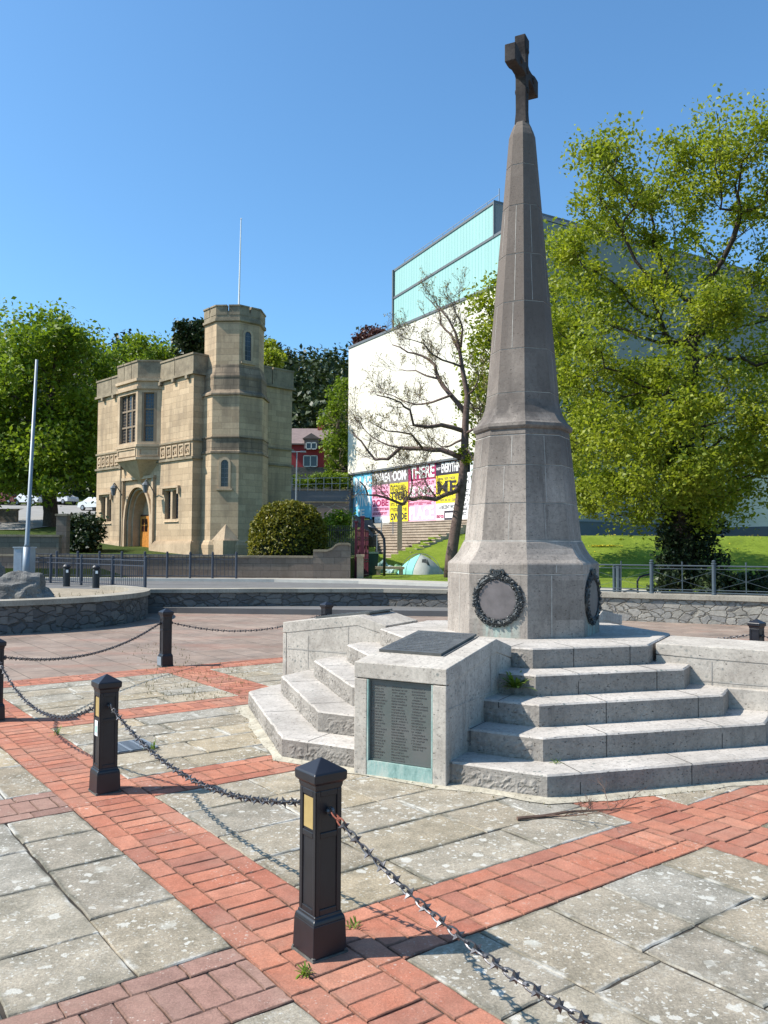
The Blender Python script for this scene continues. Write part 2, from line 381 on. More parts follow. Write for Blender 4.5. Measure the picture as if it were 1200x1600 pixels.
M_KERB = m_plain("light_kerb_stone", (.45,.43,.385), .9, .1, 3)
M_COPE = m_stone("wall_coping_concrete", (.22,.195,.155), (.36,.325,.265), None, .95, 1.5)
M_RUB = m_rubble("grey_rubble_wall", [(.085,.082,.08),(.15,.142,.13),(.11,.108,.11),(.19,.175,.155),(.10,.095,.092)], (.085,.078,.068), 3.4, 7.4, .03)
M_RUBL = m_rubble("pale_rubble_wall", [(.20,.185,.16),(.31,.29,.25),(.24,.23,.215),(.35,.325,.28),(.22,.205,.185)], (.18,.165,.138), 4.0, 8.0, .04)
M_WALLB = m_ashlar("brown_block_wall", (.17,.13,.105), (.22,.175,.14), (.12,.10,.085), .75, .28)
M_GATE = m_ashlar("honey_ashlar", (.43,.31,.195), (.57,.42,.27), (.36,.265,.175), 1.05, .34, .010, (.14,.105,.075), .30, .52, .78)
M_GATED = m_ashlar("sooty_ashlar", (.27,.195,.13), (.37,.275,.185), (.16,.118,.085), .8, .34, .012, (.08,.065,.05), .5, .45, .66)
M_GTRIM = m_stone("honey_dressed_stone", (.34,.245,.16), (.54,.405,.27), None, .9, 1.2, .3, .01, False)
M_GDARK = m_stone("weathered_parapet_stone", (.15,.12,.085), (.32,.26,.18), None, .95, 1.6, .5, .02, False)
M_OAK = m_plain("orange_oak_door", (.52,.21,.04), .5, .25, 9, 0, .2, 30, .004)
M_OAKD = m_plain("dark_door_frame", (.09,.035,.02), .6, .2, 6)
def m_glass(name, c, rough=.08): 
    t = NT(name); co = t.coord(); return t.done(t.ramp(t.noise(co, .8, 2), [(.3, tuple(x*.6 for x in c)), (.7, c)]), rough, None, 0, .5)
M_GLASS = m_glass("dark_leaded_glass", (.035,.04,.05))
M_GLASSB = m_glass("glass_with_painted_sky", (.045,.06,.085))  # bluish base colour stands for the sky reflected in the panes
M_LEAD = m_plain("stone_mullion", (.24,.18,.125), .9, .1, 4)
M_GREYM = m_plain("grey_galvanised_steel", (.24,.27,.30), .5, .08, 3, .3)
M_RAIL = m_plain("dark_blue_grey_railing_paint", (.055,.062,.08), .5, .15, 4)
M_RAILG = m_plain("teal_grey_fence_paint", (.065,.085,.10), .5, .15, 4)
M_BURG = m_plain("burgundy_ironwork", (.10,.016,.028), .5, .3, 8)
def m_white_clad():
    t = NT("white_stone_cladding"); uv = t.coord("UV"); co = t.coord()
    b = t.n("ShaderNodeTexBrick"); t.L(uv, b.inputs["Vector"])
    for nm, v in (("Color1", (.66,.62,.52,1)), ("Color2", (.72,.68,.58,1)), ("Mortar", (.55,.51,.42,1))): b.inputs[nm].default_value = v
    for nm, v in (("Scale", 1), ("Mortar Size", .006), ("Brick Width", 1.1), ("Row Height", .38)): b.inputs[nm].default_value = v
    st = t.coord("UV", (.35, 1.0, 1))
    d = t.mask(t.noise(st, .9, 8, .8), .56, .72)
    u = t.n("ShaderNodeSeparateXYZ"); t.L(uv, u.inputs[0])
    col = t.mix(t.math('MULTIPLY', d, .35), b.outputs[0], (.50,.43,.34))
    return t.done(col, .8)
M_CLAD = m_white_clad()
def m_panel(name, c, ln, w):
    t = NT(name); uv = t.coord("UV"); 
    b = t.n("ShaderNodeTexBrick"); t.L(uv, b.inputs["Vector"]); b.offset = 0
    for nm, v in (("Color1", (*c,1)), ("Color2", (*[x*.93 for x in c],1)), ("Mortar", (*ln,1))): b.inputs[nm].default_value = v
    for nm, v in (("Scale", 1), ("Mortar Size", .035), ("Mortar Smooth", .2), ("Brick Width", w), ("Row Height", 30.0)): b.inputs[nm].default_value = v
    return t.done(b.outputs[0], .5)
M_TURQ = m_panel("turquoise_ribbed_panels", (.30,.50,.465), (.20,.37,.35), .42)
M_GREYP = m_plain("grey_render", (.27,.268,.26), .85, .06, .5)
M_GREYD = m_plain("dark_grey_plinth", (.13,.14,.155), .8, .1, 1)
M_EDGE = m_plain("dark_roof_edging", (.13,.14,.15), .6, .1, 2)
def m_grass(name, a, b, c):
    t = NT(name); co = t.coord()
    col = t.ramp(t.noise(co, .55, 6, .65), [(.3, a), (.5, b), (.72, c)])
    col = t.mix(.75, col, t.ramp(t.noise(co, 9, 8, .8), [(.3,(.45,.5,.4)),(.68,(1.4,1.35,1.2))]), 'MULTIPLY')
    return t.done(col, .95, t.bump(t.noise(co, 25, 6, .8), 1.0, .06), 0, .1)
M_LAWN = m_grass("mown_lawn", (.11,.155,.018), (.165,.225,.026), (.22,.27,.04))
M_HILL = m_grass("hillside_scrub", (.03,.05,.012), (.05,.075,.018), (.09,.10,.03))
M_BARK = m_plain("grey_brown_bark", (.10,.078,.058), .95, .4, 8, 0, 1.0, 22, .03)
M_BARKD = m_plain("dark_bark", (.055,.043,.034), .95, .4, 8, 0, 1.0, 22, .03)
M_BARKP = m_plain("purple_brown_bark", (.125,.085,.072), .95, .35, 5, 0, 1.0, 18, .03)
M_LF_SPRING = m_leaf("spring_yellow_green_leaf", (.17,.215,.014), (.25,.30,.022), (.34,.37,.045), .5, .5)
M_LF_MID = m_leaf("fresh_green_leaf", (.115,.18,.014), (.175,.25,.022), (.25,.33,.035), .46, .35)
M_LF_IVY = m_leaf("dark_ivy_leaf", (.012,.024,.008), (.024,.04,.012), (.06,.085,.03), .12, .8)
M_LF_PINE = m_leaf("dark_conifer_needles", (.022,.036,.014), (.036,.055,.02), (.06,.085,.028), .15, .15)
M_LF_BUSH = m_leaf("bronze_green_clipped_leaf", (.095,.105,.014), (.175,.165,.02), (.27,.235,.032), .3, .8)
M_LF_COP = m_leaf("copper_leaf", (.06,.02,.022), (.10,.035,.035), (.14,.06,.045), .2, .4)
M_LF_BUD = m_leaf("pale_opening_bud", (.24,.20,.09), (.32,.26,.13), (.38,.31,.17), .4, .6)
M_BOULD = m_stone("grey_boulder", (.095,.092,.09), (.22,.212,.195), (.33,.33,.30), .95, 2.0, 1.0, .03)
M_TENTT = m_plain("turquoise_tent_fabric", (.20,.52,.46), .7, .1, 2)
M_TENTG = m_plain("grey_tent_fabric", (.36,.37,.33), .7, .12, 2)
M_REDR = m_plain("red_painted_render", (.33,.045,.05), .85, .1, 1)
M_SLATE = m_plain("brown_slate_roof", (.20,.15,.14), .8, .15, 2, 0, .4, 12, .03)

# ------------------------------------------------------------------ plan axes of the paving
OA = rad(-53.26); Uv = Vector((math.cos(OA), math.sin(OA))); Vv = Vector((-Uv.y, Uv.x)); O2 = Vector((-.266, 3.378))
def uvw(u, v, z=0): p = O2 + Uv*u + Vv*v; return Vector((p.x, p.y, z))
MC = Vector((1.368, 8.202, 0)); A0 = rad(-96.24); R0, DR, RIS = 2.752, .336, .164

# ================================================================== SETTING
def terr(x, y):
    if y < 23.0: return -.07
    if y < 35.55: return .10
    if x < -1.35:
        if y < 46: return 1.08
        z = 1.08 + (y-46)*.095
    else:
        z = .10 + max(0, min(1, (y-48)/12))*.25
        if y < 100: return z
        z = 2.0
    z = max(z, 1.08+(y-46)*.095)
    if y > 102: z += (y-102)*.31
    cap = 30 + 4*math.sin(x*.03+1) if x < 14 else max(7.0, 27-(x-14)*1.1)
    return min(z, cap)
def grid_sheet(xs, ys, f):
    mb = MB(); vs = [(x, y, f(x, y)) for y in ys for x in xs]; n = len(xs)
    fs = [(j*n+i, j*n+i+1, (j+1)*n+i+1, (j+1)*n+i) for j in range(len(ys)-1) for i in range(n-1)]
    mb.add(vs, fs); return mb
xs = [-300,-200,-140,-100,-80,-65]+list(range(-55, -4, 3))+[-3,-1.36,-1.34,1,3,5,7,9,11,14,18,24,30,40,55,80,120,200,300]
ys = [-40,-10,0,8,14,22.99,23.01,26,31,35.54,35.56,39,42,45,48,51,54,57,60,64,70,78,86,94,102,110,120,135,150,170,200,240,300,500]
struct(obj("ground", grid_sheet(xs, ys, terr), M_HILL, smooth=False))

# worn concrete paving of the outer plaza, one sheet
mb = MB(); mb.prism([(-30,-6),(30,-6),(30,16),(8,19.2),(-4,22.2),(-30,22.2)], -.06, -.018); struct(obj("outer_paving", mb, M_OUTER))
mb = MB(); mb.prism([tuple(uvw(u, v)[:2]) for u, v in ((-7.92,-7),(5.5,-7),(5.5,8.3),(-7.92,8.3))], -.05, -.009); struct(obj("paving_bed", mb, M_SOIL))

rng = random.Random(5)
def in_mon(p, R):
    d = p.xy - MC.xy; a = math.atan2(d.y, d.x) - (A0 + math.pi/8)
    a = (a + math.pi/8) % (math.pi/4) - math.pi/8
    return d.length*math.cos(a) < R*math.cos(math.pi/8)
def paver(mb, u0, u1, v0, v1, h=.0, chip=.003, n=3, bev=.0035):
    cu, cv = (u0+u1)/2, (v0+v1)/2
    c = uvw(cu, cv)
    if in_mon(c, R0-.55) or c.y < -1.2: return
    z = h + rng.uniform(-.0015, .0015); tu, tv = rng.uniform(-.004, .004), rng.uniform(-.004, .004)
    if c.y > 9: n = 1
    edge = []
    for (a, b), (a2, b2) in (((u0,v0),(u1,v0)), ((u1,v0),(u1,v1)), ((u1,v1),(u0,v1)), ((u0,v1),(u0,v0))):
        for k in range(n):
            t = k/n; edge.append((a+(a2-a)*t+rng.uniform(-chip, chip), b+(b2-b)*t+rng.uniform(-chip, chip)))
    def zz(u, v): return z + tu*(u-cu) + tv*(v-cv)
    r0 = [uvw(u, v, -.03) for u, v in edge]; r1 = [uvw(u, v, zz(u, v)-bev) for u, v in edge]
    r2 = []
    for u, v in edge:
        ku = (abs(u-cu)-bev*rng.uniform(.7,1.5))/max(abs(u-cu),1e-6); kv = (abs(v-cv)-bev*rng.uniform(.7,1.5))/max(abs(v-cv),1e-6)
        U2 = cu+(u-cu)*min(1,max(.5,ku)) if abs(u-cu) > (u1-u0)*.4 else u
        V2 = cv+(v-cv)*min(1,max(.5,kv)) if abs(v-cv) > (v1-v0)*.4 else v
        r2.append(uvw(U2, V2, zz(U2, V2)))
    m = len(edge); base = len(mb.v)
    mb.v += [tuple(p) for p in r0+r1+r2]
    for k in range(2):
        for i in range(m): mb.f.append((base+k*m+i, base+k*m+(i+1)%m, base+(k+1)*m+(i+1)%m, base+(k+1)*m+i)); mb.m.append(0)
    ins = min(.055, (u1-u0)*.22, (v1-v0)*.22)
    fu, fv = 1-ins/((u1-u0)/2), 1-ins/((v1-v0)/2)
    r3 = [uvw(cu+(u-cu)*fu, cv+(v-cv)*fv, zz(cu+(u-cu)*fu, cv+(v-cv)*fv)) for u, v in edge]; mb.v += [tuple(p) for p in r3]
    for i in range(m): mb.f.append((base+2*m+i, base+2*m+(i+1)%m, base+3*m+(i+1)%m, base+3*m+i)); mb.m.append(0)
    mb.f.append(tuple(base+3*m+i for i in range(m))); mb.m.append(0)
    if not hasattr(mb, 'e'): mb.e = []
    mb.e += [1.0]*(3*m)+[0.0]*m
MBK, MBK2, MSL = MB(), MB(), MB()
J = .0055
def cuts(a, b, lo, hi):
    out = [a]
    while out[-1] < b-1e-6:
        s = out[-1]+rng.uniform(lo, hi)
        if b-s < lo*.6: s = b
        out.append(min(s, b))
    return out
def band(u0, u1, v0, v1, along, mb):
    """three-course brick band: stretchers either side of a soldier course"""
    if along == 'u': a0, a1, b0, b1 = u0, u1, v0, v1
    else: a0, a1, b0, b1 = v0, v1, u0, u1
    w = b1-b0; e = w*.25
    def put(x0, x1, y0, y1):
        g = J*rng.uniform(.6, 1.25)/2
        if along == 'u': paver(mb, x0+g, x1-g, y0+g, y1-g, .0)
        else: paver(mb, y0+g, y1-g, x0+g, x1-g, .0)
    for y0, y1, L, var in ((b0, b0+e, .225, .03), (b0+e, b1-e, .121, .004), (b1-e, b1, .225, .03)):
        x = a0 - rng.uniform(0, L*.0)
        while x < a1-.03:
            x2 = min(a1, x+L*rng.uniform(1-var, 1+var))
            if a1-x2 < L*.35: x2 = a1
            put(x, x2, y0+rng.uniform(-.002,.002), y1); x = x2
def slabs(u0, u1, v0, v1, along, wlo=.38, whi=.52, llo=.45, lhi=.78, widths=None, lengths=None):
    rows = widths or (cuts(v0, v1, wlo, whi) if along == 'u' else cuts(u0, u1, wlo, whi))
    for i in range(len(rows)-1):
        cs = (lengths[i] if lengths and i < len(lengths) and lengths[i] else None)
        if cs is None: cs = cuts(u0, u1, llo, lhi) if along == 'u' else cuts(v0, v1, llo, lhi)
        for k in range(len(cs)-1):
            g = .010*rng.uniform(.7, 1.3)/2
            if along == 'u': paver(MSL, cs[k]+g, cs[k+1]-g, rows[i]+g, rows[i+1]-g, rng.uniform(-.002,.001), .006, 5, .005)
            else: paver(MSL, rows[i]+g, rows[i+1]-g, cs[k]+g, cs[k+1]-g, rng.uniform(-.002,.001), .006, 5, .005)
B1 = (-.21, .30); B3 = (2.42, 2.98); B4 = (7.70, 8.24)
XB = [(-7.88,-7.40),(-5.42,-4.93),(-2.95,-2.46),(-.29,.20),(2.37,2.86)]
ue, us = 5.4, -7.88
band(us, ue, B1[0], B1[1], 'u', MBK); band(us, ue, B3[0], B3[1], 'u', MBK); band(us, ue, B4[0], B4[1], 'u', MBK)
for k, (a, b) in enumerate(XB):
    band(a, b, B1[1], B3[0], 'v', MBK); band(a, b, B3[1], B4[0], 'v', MBK)
    band(a, b, -4.5, B1[0], 'v', MBK2 if k > 1 else MBK)
gaps = [(XB[i][1], XB[i+1][0]) for i in range(4)]+[(XB[4][1], ue)]
for i, (a, b) in enumerate(gaps):
    if i == 2:   # left of the near band: courses read off the photograph
        slabs(a, b, -4.5, B1[0], 'u', widths=[-4.5,-3.9,-3.45,-2.95,-2.5,-2.02,-1.55,-1.08,-.612,-.21],
              lengths=[None]*7+[[-2.46,-1.92,-1.38,-.74,-.29],[-2.46,-2.04,-1.552,-.882,-.29]])
        slabs(a, b, B1[1], B3[0], 'v', .40, .50, .45, .85)
    elif i == 3:
        slabs(a, b, -4.5, B1[0], 'u'); slabs(a, b, B1[1], B3[0], 'u', .36, .5, .42, .72)
    else:
        slabs(a, b, -4.5, B1[0], 'u'); slabs(a, b, B1[1], B3[0], 'v', .34, .46, .5, .9)
    slabs(a, b, B3[1], B4[0], 'v')
for nm, mbx, mt in (("brick_paving", MBK, M_BRICK), ("faded_brick_paving", MBK2, M_BRICK2), ("stone_paving", MSL, M_SLAB)):
    o = struct(obj(nm, mbx, mt, recalc=False)); at = o.data.attributes.new("edge", 'FLOAT', 'POINT'); at.data.foreach_set("value", mbx.e)
# mortar fillet poured round the memorial's foot
mb = MB(); ra, rb, rc = [], [], []
for i in range(8):
    a0, a1 = A0+i*math.pi/4, A0+(i+1)*math.pi/4
    for k in range(14):
        t = k/14; q = [Vector((math.cos(a), math.sin(a), 0)) for a in (a0, a1)]
        d = q[0]*(1-t)+q[1]*t
        w = .06+.07*mnoise.noise(Vector((d.x*7, d.y*7, 1)))+.035*mnoise.noise(Vector((d.x*25, d.y*25, 1)))
        rc.append(MC+d*(R0-.06)+Vector((0,0,.022))); rb.append(MC+d*(R0+.015)+Vector((0,0,.020))); ra.append(MC+d*(R0+.03+w)+Vector((0,0,.003)))
mb.rings([ra, rb, rc], 0, False); struct(obj("mortar_fillet", mb, M_CREAM, smooth=True))

# road, kerb and pavement beyond the plaza wall
KL = [(-45,35.0),(-20,34.7),(-9.9,34.5),(-4.5,34.3),(-1,33.2),(2.4,31.0),(7.2,26.2),(12,21.5),(30,8)]
mb = MB(); mb.prism([(-45,20.2),(-5,20.2),(5,19.3),(9,17.6),(30,5)]+KL[::-1], -.06, .115); struct(obj("road", mb, M_ASPH))
inn = [(x+.12*(1 if x > 0 else .2), y+.14) for x, y in KL]
mb = MB(); mb.prism(KL+inn[::-1], .09, .235); struct(obj("kerb", mb, M_KERB))
back = [(-45,35.56),(-20,35.56),(-9.9,35.56),(-4.5,35.56),(-1.2,35.56),(4.4,31.9),(9.0,27.2),(13.5,22.6),(32,9)]
mb = MB(); mb.prism(inn+back[::-1], .09, .225); struct(obj("pavement", mb, M_PAVE))
# the gallery's plan axes; its entrance stairs run parallel with the sunlit face
GA = Vector((-3.64, 83.2)); GK = 1.3     # local units of 1.3 m, gallery enlarged about the camera so its stairs clear the gatehouse shadow
g1 = Vector((.51, -.86)).normalized(); g2 = Vector((-g1.y, g1.x))   # g1 along the sunlit face, g2 back along the shaded face
GM = Matrix(((g1.x*GK, g2.x*GK, 0, GA.x), (g1.y*GK, g2.y*GK, 0, GA.y), (0,0,GK,-.495), (0,0,0,1)))
def stair_local(x, y): d = Vector((x, y))-GA; return d.dot(g1)/GK, d.dot(g2)/GK
def stair_end(yl): return 19.4-(yl+7.8)*.364
lx = [-1.2,-.6,0,.5,1,1.5,2,2.6,3.2,4,5,6,7,8,9.5,11,13,15,17,20,24,28,34,42]; ly = [23+.75*i for i in range(68)]
def backline(x):
    for (x0,y0),(x1,y1) in zip(back, back[1:]):
        if x0 <= x <= x1: return y0+(y1-y0)*(x-x0)/(x1-x0)
    return 50
def lawnz(x, y):
    a = .20 + max(0, min(1, (y-54.0)/10))**1.05*3.25
    b = .20 + max(0, min(1, (y-39.5)/6.5))*2.05
    k = max(0, min(1, (x-4.5)/4)); k = k*k*(3-2*k)
    return a*(1-k)+b*k + .05*mnoise.noise(Vector((x*.5, y*.5, 0)))
mb = MB(); N = len(lx)
vs = [(x, max(y, min(backline(x), y+60)), 0) for y in ly for x in lx]; vs = [(x, y, lawnz(x, y)) for x, y, _ in vs]
fs = []
for j in range(len(ly)-1):
    for i in range(N-1):
        xm, ym = (lx[i]+lx[i+1])/2, ly[j]
        if ly[j+1] <= backline(lx[i]) and ly[j+1] <= backline(lx[i+1]): continue
        q = stair_local(xm, ym+.4)
        if q[1] > -8.1 and q[0] < stair_end(q[1])-.1: continue
        fs.append((j*N+i, j*N+i+1, (j+1)*N+i+1, (j+1)*N+i))
mb.add(vs, fs); struct(obj("lawn", mb, M_LAWN, smooth=True))

# ================================================================== WAR MEMORIAL
def octv(R, i): a = A0+i*math.pi/4; return Vector((R*math.cos(a), R*math.sin(a)))
memorial = thing("war_memorial", "tall tapering octagonal stone memorial with dark cross on five steps and plaque pedestals", "memorial", MC)
rs = random.Random(11)
def step_mesh(R, z0, z1, rough):
    """octagonal step: chipped arris, rock-faced riser panels between drafted margins"""
    mb = MB(); n = 22
    def ring(off, z, jit=0.0, zj=0.0):
        out = []
        for i in range(8):
            p, q = octv(R+off, i), octv(R+off, i+1)
            for k in range(n):
                t = k/n; w = p*(1-t)+q*t
                j = 1+jit*(mnoise.noise(Vector((w.x*14, w.y*14, z*9)))+.8*max(0, mnoise.noise(Vector((w.x*37, w.y*37, 5)))-.25)*-3)
                w = w*(1+(j-1)*.01)
                out.append((w.x, w.y, z+zj*mnoise.noise(Vector((w.x*21, w.y*21, 3)))))
        return out
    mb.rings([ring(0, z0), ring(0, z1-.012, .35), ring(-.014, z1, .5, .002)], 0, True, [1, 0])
    # rough panels
    for i in range(8):
        if i not in rough: continue
        amp = rough[i]
        p, q = octv(R, i), octv(R, i+1); d = (q-p); L = d.length; d /= L; nn = Vector((d.y, -d.x))
        if nn.dot((p+q)/2) < 0: nn = -nn
        nx, nz = int(L/.017), 9; x0, x1, za, zb = .055, L-.055, z0+.006, z1-.036
        vs = []; fs = []
        for b in range(nz+1):
            for a in range(nx+1):
                x = x0+(x1-x0)*a/nx; z = za+(zb-za)*b/nz
                e = min(1, min(a, nx-a)/2, min(b+1, nz-b)/1.5)
                h = -.001+e*amp*(.35+.75*mnoise.noise(Vector((x*26+i*7, z*30, R*9)))+.5*mnoise.noise(Vector((x*55, z*60, R*5+i))))
                w = p+d*x+nn*h; vs.append((w.x, w.y, z))
        for b in range(nz):
            for a in range(nx): fs.append((b*(nx+1)+a, b*(nx+1)+a+1, (b+1)*(nx+1)+a+1, (b+1)*(nx+1)+a))
        mb.add(vs, fs, 1)
    # vertical joints between the blocks
    for i in range(8):
        p, q = octv(R, i), octv(R, i+1); d = (q-p); L = d.length; d /= L; nn = Vector((d.y, -d.x))
        if nn.dot((p+q)/2) < 0: nn = -nn
        for x in ([.24, L*.52] if z0 < .1 else [L*rs.uniform(.2,.35), L*rs.uniform(.7,.86)]):
            w = p+d*x; a = w+nn*.0015-d*.0035; b = w+nn*.0015+d*.0035; c = b-nn*.34; e = a-nn*.34
            mb.add([(a.x,a.y,z0),(b.x,b.y,z0),(b.x,b.y,z1-.010),(a.x,a.y,z1-.010)], [(0,1,2,3)], 2)
            mb.add([(a.x,a.y,z1+.0012),(b.x,b.y,z1+.0012),(c.x,c.y,z1+.0012),(e.x,e.y,z1+.0012)], [(0,1,2,3)], 2)
    return mb
for k in range(5):
    obj("step", step_mesh(R0-DR*k, -.02 if k == 0 else RIS*k-.01, RIS*(k+1)-.0006*k, {6:.014, 7:.014, 5:.012, 0:.003, 4:.012}), [M_STEP, M_STEPF, M_JOINT], memorial, recalc=False)
# obelisk ----------------------------------------------------------------
OB = [(.735,.81),(.735,1.385),(.731,1.388),(.731,1.396),(.735,1.399),(.735,1.478),(.728,1.492),(.685,1.525),(.645,1.572),(.612,1.625),(.588,1.678),(.578,1.69),(.578,1.702),(.568,1.704)]
taper = lambda z: .566+(z-1.70)*(.462-.566)/(2.70-1.70)
for zj in (2.05, 2.41): OB += [(taper(zj-.005), zj-.005),(taper(zj)-.005, zj-.004),(taper(zj)-.005, zj+.004),(taper(zj+.005), zj+.005)]
OB += [(.462,2.69),(.457,2.694),(.457,2.702),(.463,2.706),(.456,2.755),(.475,2.765),(.487,2.785),(.484,2.815),(.46,2.832),(.43,2.87),(.40,2.92),(.375,2.985),(.360,3.05)]
sh = lambda z: .360+(z-3.05)*(.131-.360)/(5.74-3.05)
for zj in (3.12, 3.55, 4.02, 4.5, 5.0, 5.42): OB += [(sh(zj-.004), zj-.004),(sh(zj)-.004, zj-.003),(sh(zj)-.004, zj+.003),(sh(zj+.004), zj+.004)]
OB += [(.131,5.74),(.112,5.80),(.098,5.83),(.095,5.842),(.074,5.885)]
mis = [0]*(len(OB)-1)
for k in range(len(OB)-1):
    if .004 < OB[k+1][1]-OB[k][1] < .0125 and abs(OB[k+1][0]-OB[k][0]) < .0005 and k > 0: mis[k] = 1
mb = MB(); mb.lathe(OB, 8, 0, A0, mis)
# vertical joints on each face
def face_r(z):
    for (r0, z0), (r1, z1) in zip(OB, OB[1:]):
        if z0 <= z <= z1 and z1 > z0: return r0+(r1-r0)*(z-z0)/(z1-z0)
    return .1
ro = random.Random(3)
for i in range(8):
    a = A0+math.pi/8+i*math.pi/4; n = Vector((math.cos(a), math.sin(a))); t = Vector((-n.y, n.x))
    for z0, z1 in ((.83,1.383),(1.41,1.475),(1.71,2.04),(2.06,2.40),(2.42,2.685),(3.13,3.54),(3.56,4.01),(4.03,4.49),(4.51,4.99)):
        hw = face_r((z0+z1)/2)*math.sin(math.pi/8)
        x = ro.uniform(-.28, .28)*hw
        if z0 > 3 and ro.random() < .4: continue
        w = .0045 if z0 < 1.5 else .003
        q = []
        for z in (z0, z1):
            ap = face_r(z)*math.cos(math.pi/8)+.0015
            for sx in (-w, w): q.append((n.x*ap+t.x*(x+sx), n.y*ap+t.y*(x+sx), z))
        mb.add([q[0], q[1], q[3], q[2]], [(0,1,2,3)], 1)
obelisk = obj("obelisk", mb, [M_OB, M_MORT], memorial, recalc=False)
# cross ------------------------------------------------------------------
mb = MB(); ca = math.atan2(.70, .35); T = Matrix.Rotation(ca, 4, 'Z')
mb.M = T
mb.rings([[(sx*a, sy*b, z) for sx, sy in ((-1,-1),(1,-1),(1,1),(-1,1))] for a, b, z in ((.062,.062,5.87),(.05,.055,5.98),(.042,.05,6.2),(.045,.05,6.28))])
def arm_out(zc):
    pts = []
    def flare(l, w0, w1): return [(w0, .075), (w0*1.05, l*.45), (w0*1.5, l*.66), (w1, l*.78), (w1, l), ]
    for q, l in ((0,.39),(1,.35),(2,.39),(3,.40)):
        right = (flare(l, .043, .072) if q == 1 else flare(l, .055, .088)) if q != 3 else [(.05, .075), (.046, l)]
        seq = [( y, -x) for x, y in right]+[(y, x) for x, y in reversed(right)]
        for x, y in seq:
            for _ in range(q): x, y = -y, x
            pts.append((x, zc+y))
    return pts
out = arm_out(6.42); n = len(out); vs = []
for y, s in ((-.055, .0), (.055, 0)): vs += [(x, y, z) for x, z in out]
fs = [tuple(range(n)), tuple(range(2*n-1, n-1, -1))]+[(i, (i+1)%n, n+(i+1)%n, n+i) for i in range(n)]
mb.add(vs, fs)
for x, z in ((0,6.42),(.2,6.42),(-.2,6.42),(0,6.62),(0,6.22)):
    for s in (-1, 1):
        mb.M = T @ Matrix.Translation((x, s*.055, z)) @ Matrix.Rotation(math.pi/2, 4, 'X'); mb.lathe([(.034,-.012),(.03,.012),(.012,.016)], 8)
mb.M = Matrix()
M_CROSS = m_stone("soot_black_stone_cross", (.018,.016,.018), (.055,.048,.045), None, .9, 5, .5, .006)
co_ = obj("cross", mb, M_CROSS, obelisk)
md = co_.modifiers.new("edge", 'BEVEL'); md.width = .008; md.segments = 2; md.limit_method = 'ANGLE'
# wreaths ----------------------------------------------------------------
def wreath(i):
    a = A0-math.pi/8+i*math.pi/2; n = Vector((math.cos(a), math.sin(a), 0)); t = Vector((-n.y, n.x, 0)); up = Vector((0,0,1))
    ap = .735*math.cos(math.pi/8)
    B = Matrix((t, up, n)).transposed().to_4x4(); B.translation = n*ap+Vector((0,0,1.158))
    mb = MB(); mb.M = B
    mb.torus(.213, .027, 48, 8)
    r = random.Random(40+i)
    for k in range(330):
        an = r.uniform(0, 2*math.pi); b = r.uniform(-.4, math.pi+.4)
        R = .213+.030*math.cos(b)*1.05; h = max(.004, .029*math.sin(b))
        c = Vector((R*math.cos(an), R*math.sin(an), h))
        s = 1 if math.cos(an) > 0 else -1
        d = (Vector((-math.sin(an), math.cos(an), 0))*s+Vector((math.cos(an), math.sin(an), 0))*r.uniform(-.7,.7)+Vector((0,0,r.uniform(0,.5)))).normalized()
        sd = d.cross(Vector((0,0,1))).normalized(); L = r.uniform(.020,.036); w = L*.33
        mb.add([c-d*L*.5, c+sd*w+Vector((0,0,.008)), c+d*L*.6, c-sd*w+Vector((0,0,.008)), c+Vector((0,0,.014))], [(0,1,4),(1,2,4),(2,3,4),(3,0,4)])
    for x in (-.035, .0, .035):
        mb.M = B @ Matrix.Translation((x, .246, .02)) @ Matrix.Rotation(x*20, 4, 'Z'); mb.torus(.022, .010, 12, 6, 1.4)
    mb.M = B
    w = obj("wreath", mb, M_WREATH, obelisk, recalc=False)
    m2 = MB(); m2.M = B; m2.lathe([(.19,.0),(.19,.010),(.17,.014),(.05,.016)], 32); m2.M = Matrix()
    obj("bronze_disc", m2, M_BRONZE2, w if False else obelisk)
for i in range(4): wreath(i)
# pedestals ---------------------------------------------------------------
def ped_local(i):
    a = A0-math.pi/8+i*math.pi/2
    return Matrix.Rotation(a-math.pi/2+math.pi, 4, 'Z')     # local -y is outward, x to the viewer's right
def glyph_rows(mb, x0, x1, z0, z1, rows, f, r, mi=1, ragged=True, hh=.42):
    """rows of small raised strokes of worn, unreadable lettering; f maps (x, z, h) to a point"""
    dz = (z1-z0)/rows
    for k in range(rows):
        z = z1-dz*(k+.8); L = (x1-x0)*(r.uniform(.55, .95) if ragged else r.uniform(.85, 1)); x = x0; h = dz*hh
        nw = 0
        while x < x0+L:
            w = r.uniform(.35, .75)*h
            if r.random() < .13: x += h*.7; continue
            q = r.random()
            segs = [(0,0,.25,1)] + ([(0,.75,1,1)] if q < .6 else []) + ([(0,0,1,.22)] if .3 < q < .9 else []) + ([(.75,0,1,1)] if q > .5 else [])
            for a, b, c, d in segs:
                vs = [f(x+w*u, z+h*v, e) for e in (0, .0022) for u, v in ((a,b),(c,b),(c,d),(a,d))]
                mb.add(vs, [(4,5,6,7),(0,1,5,4),(1,2,6,5),(2,3,7,6),(3,0,4,7)], mi)
            x += w+h*.22
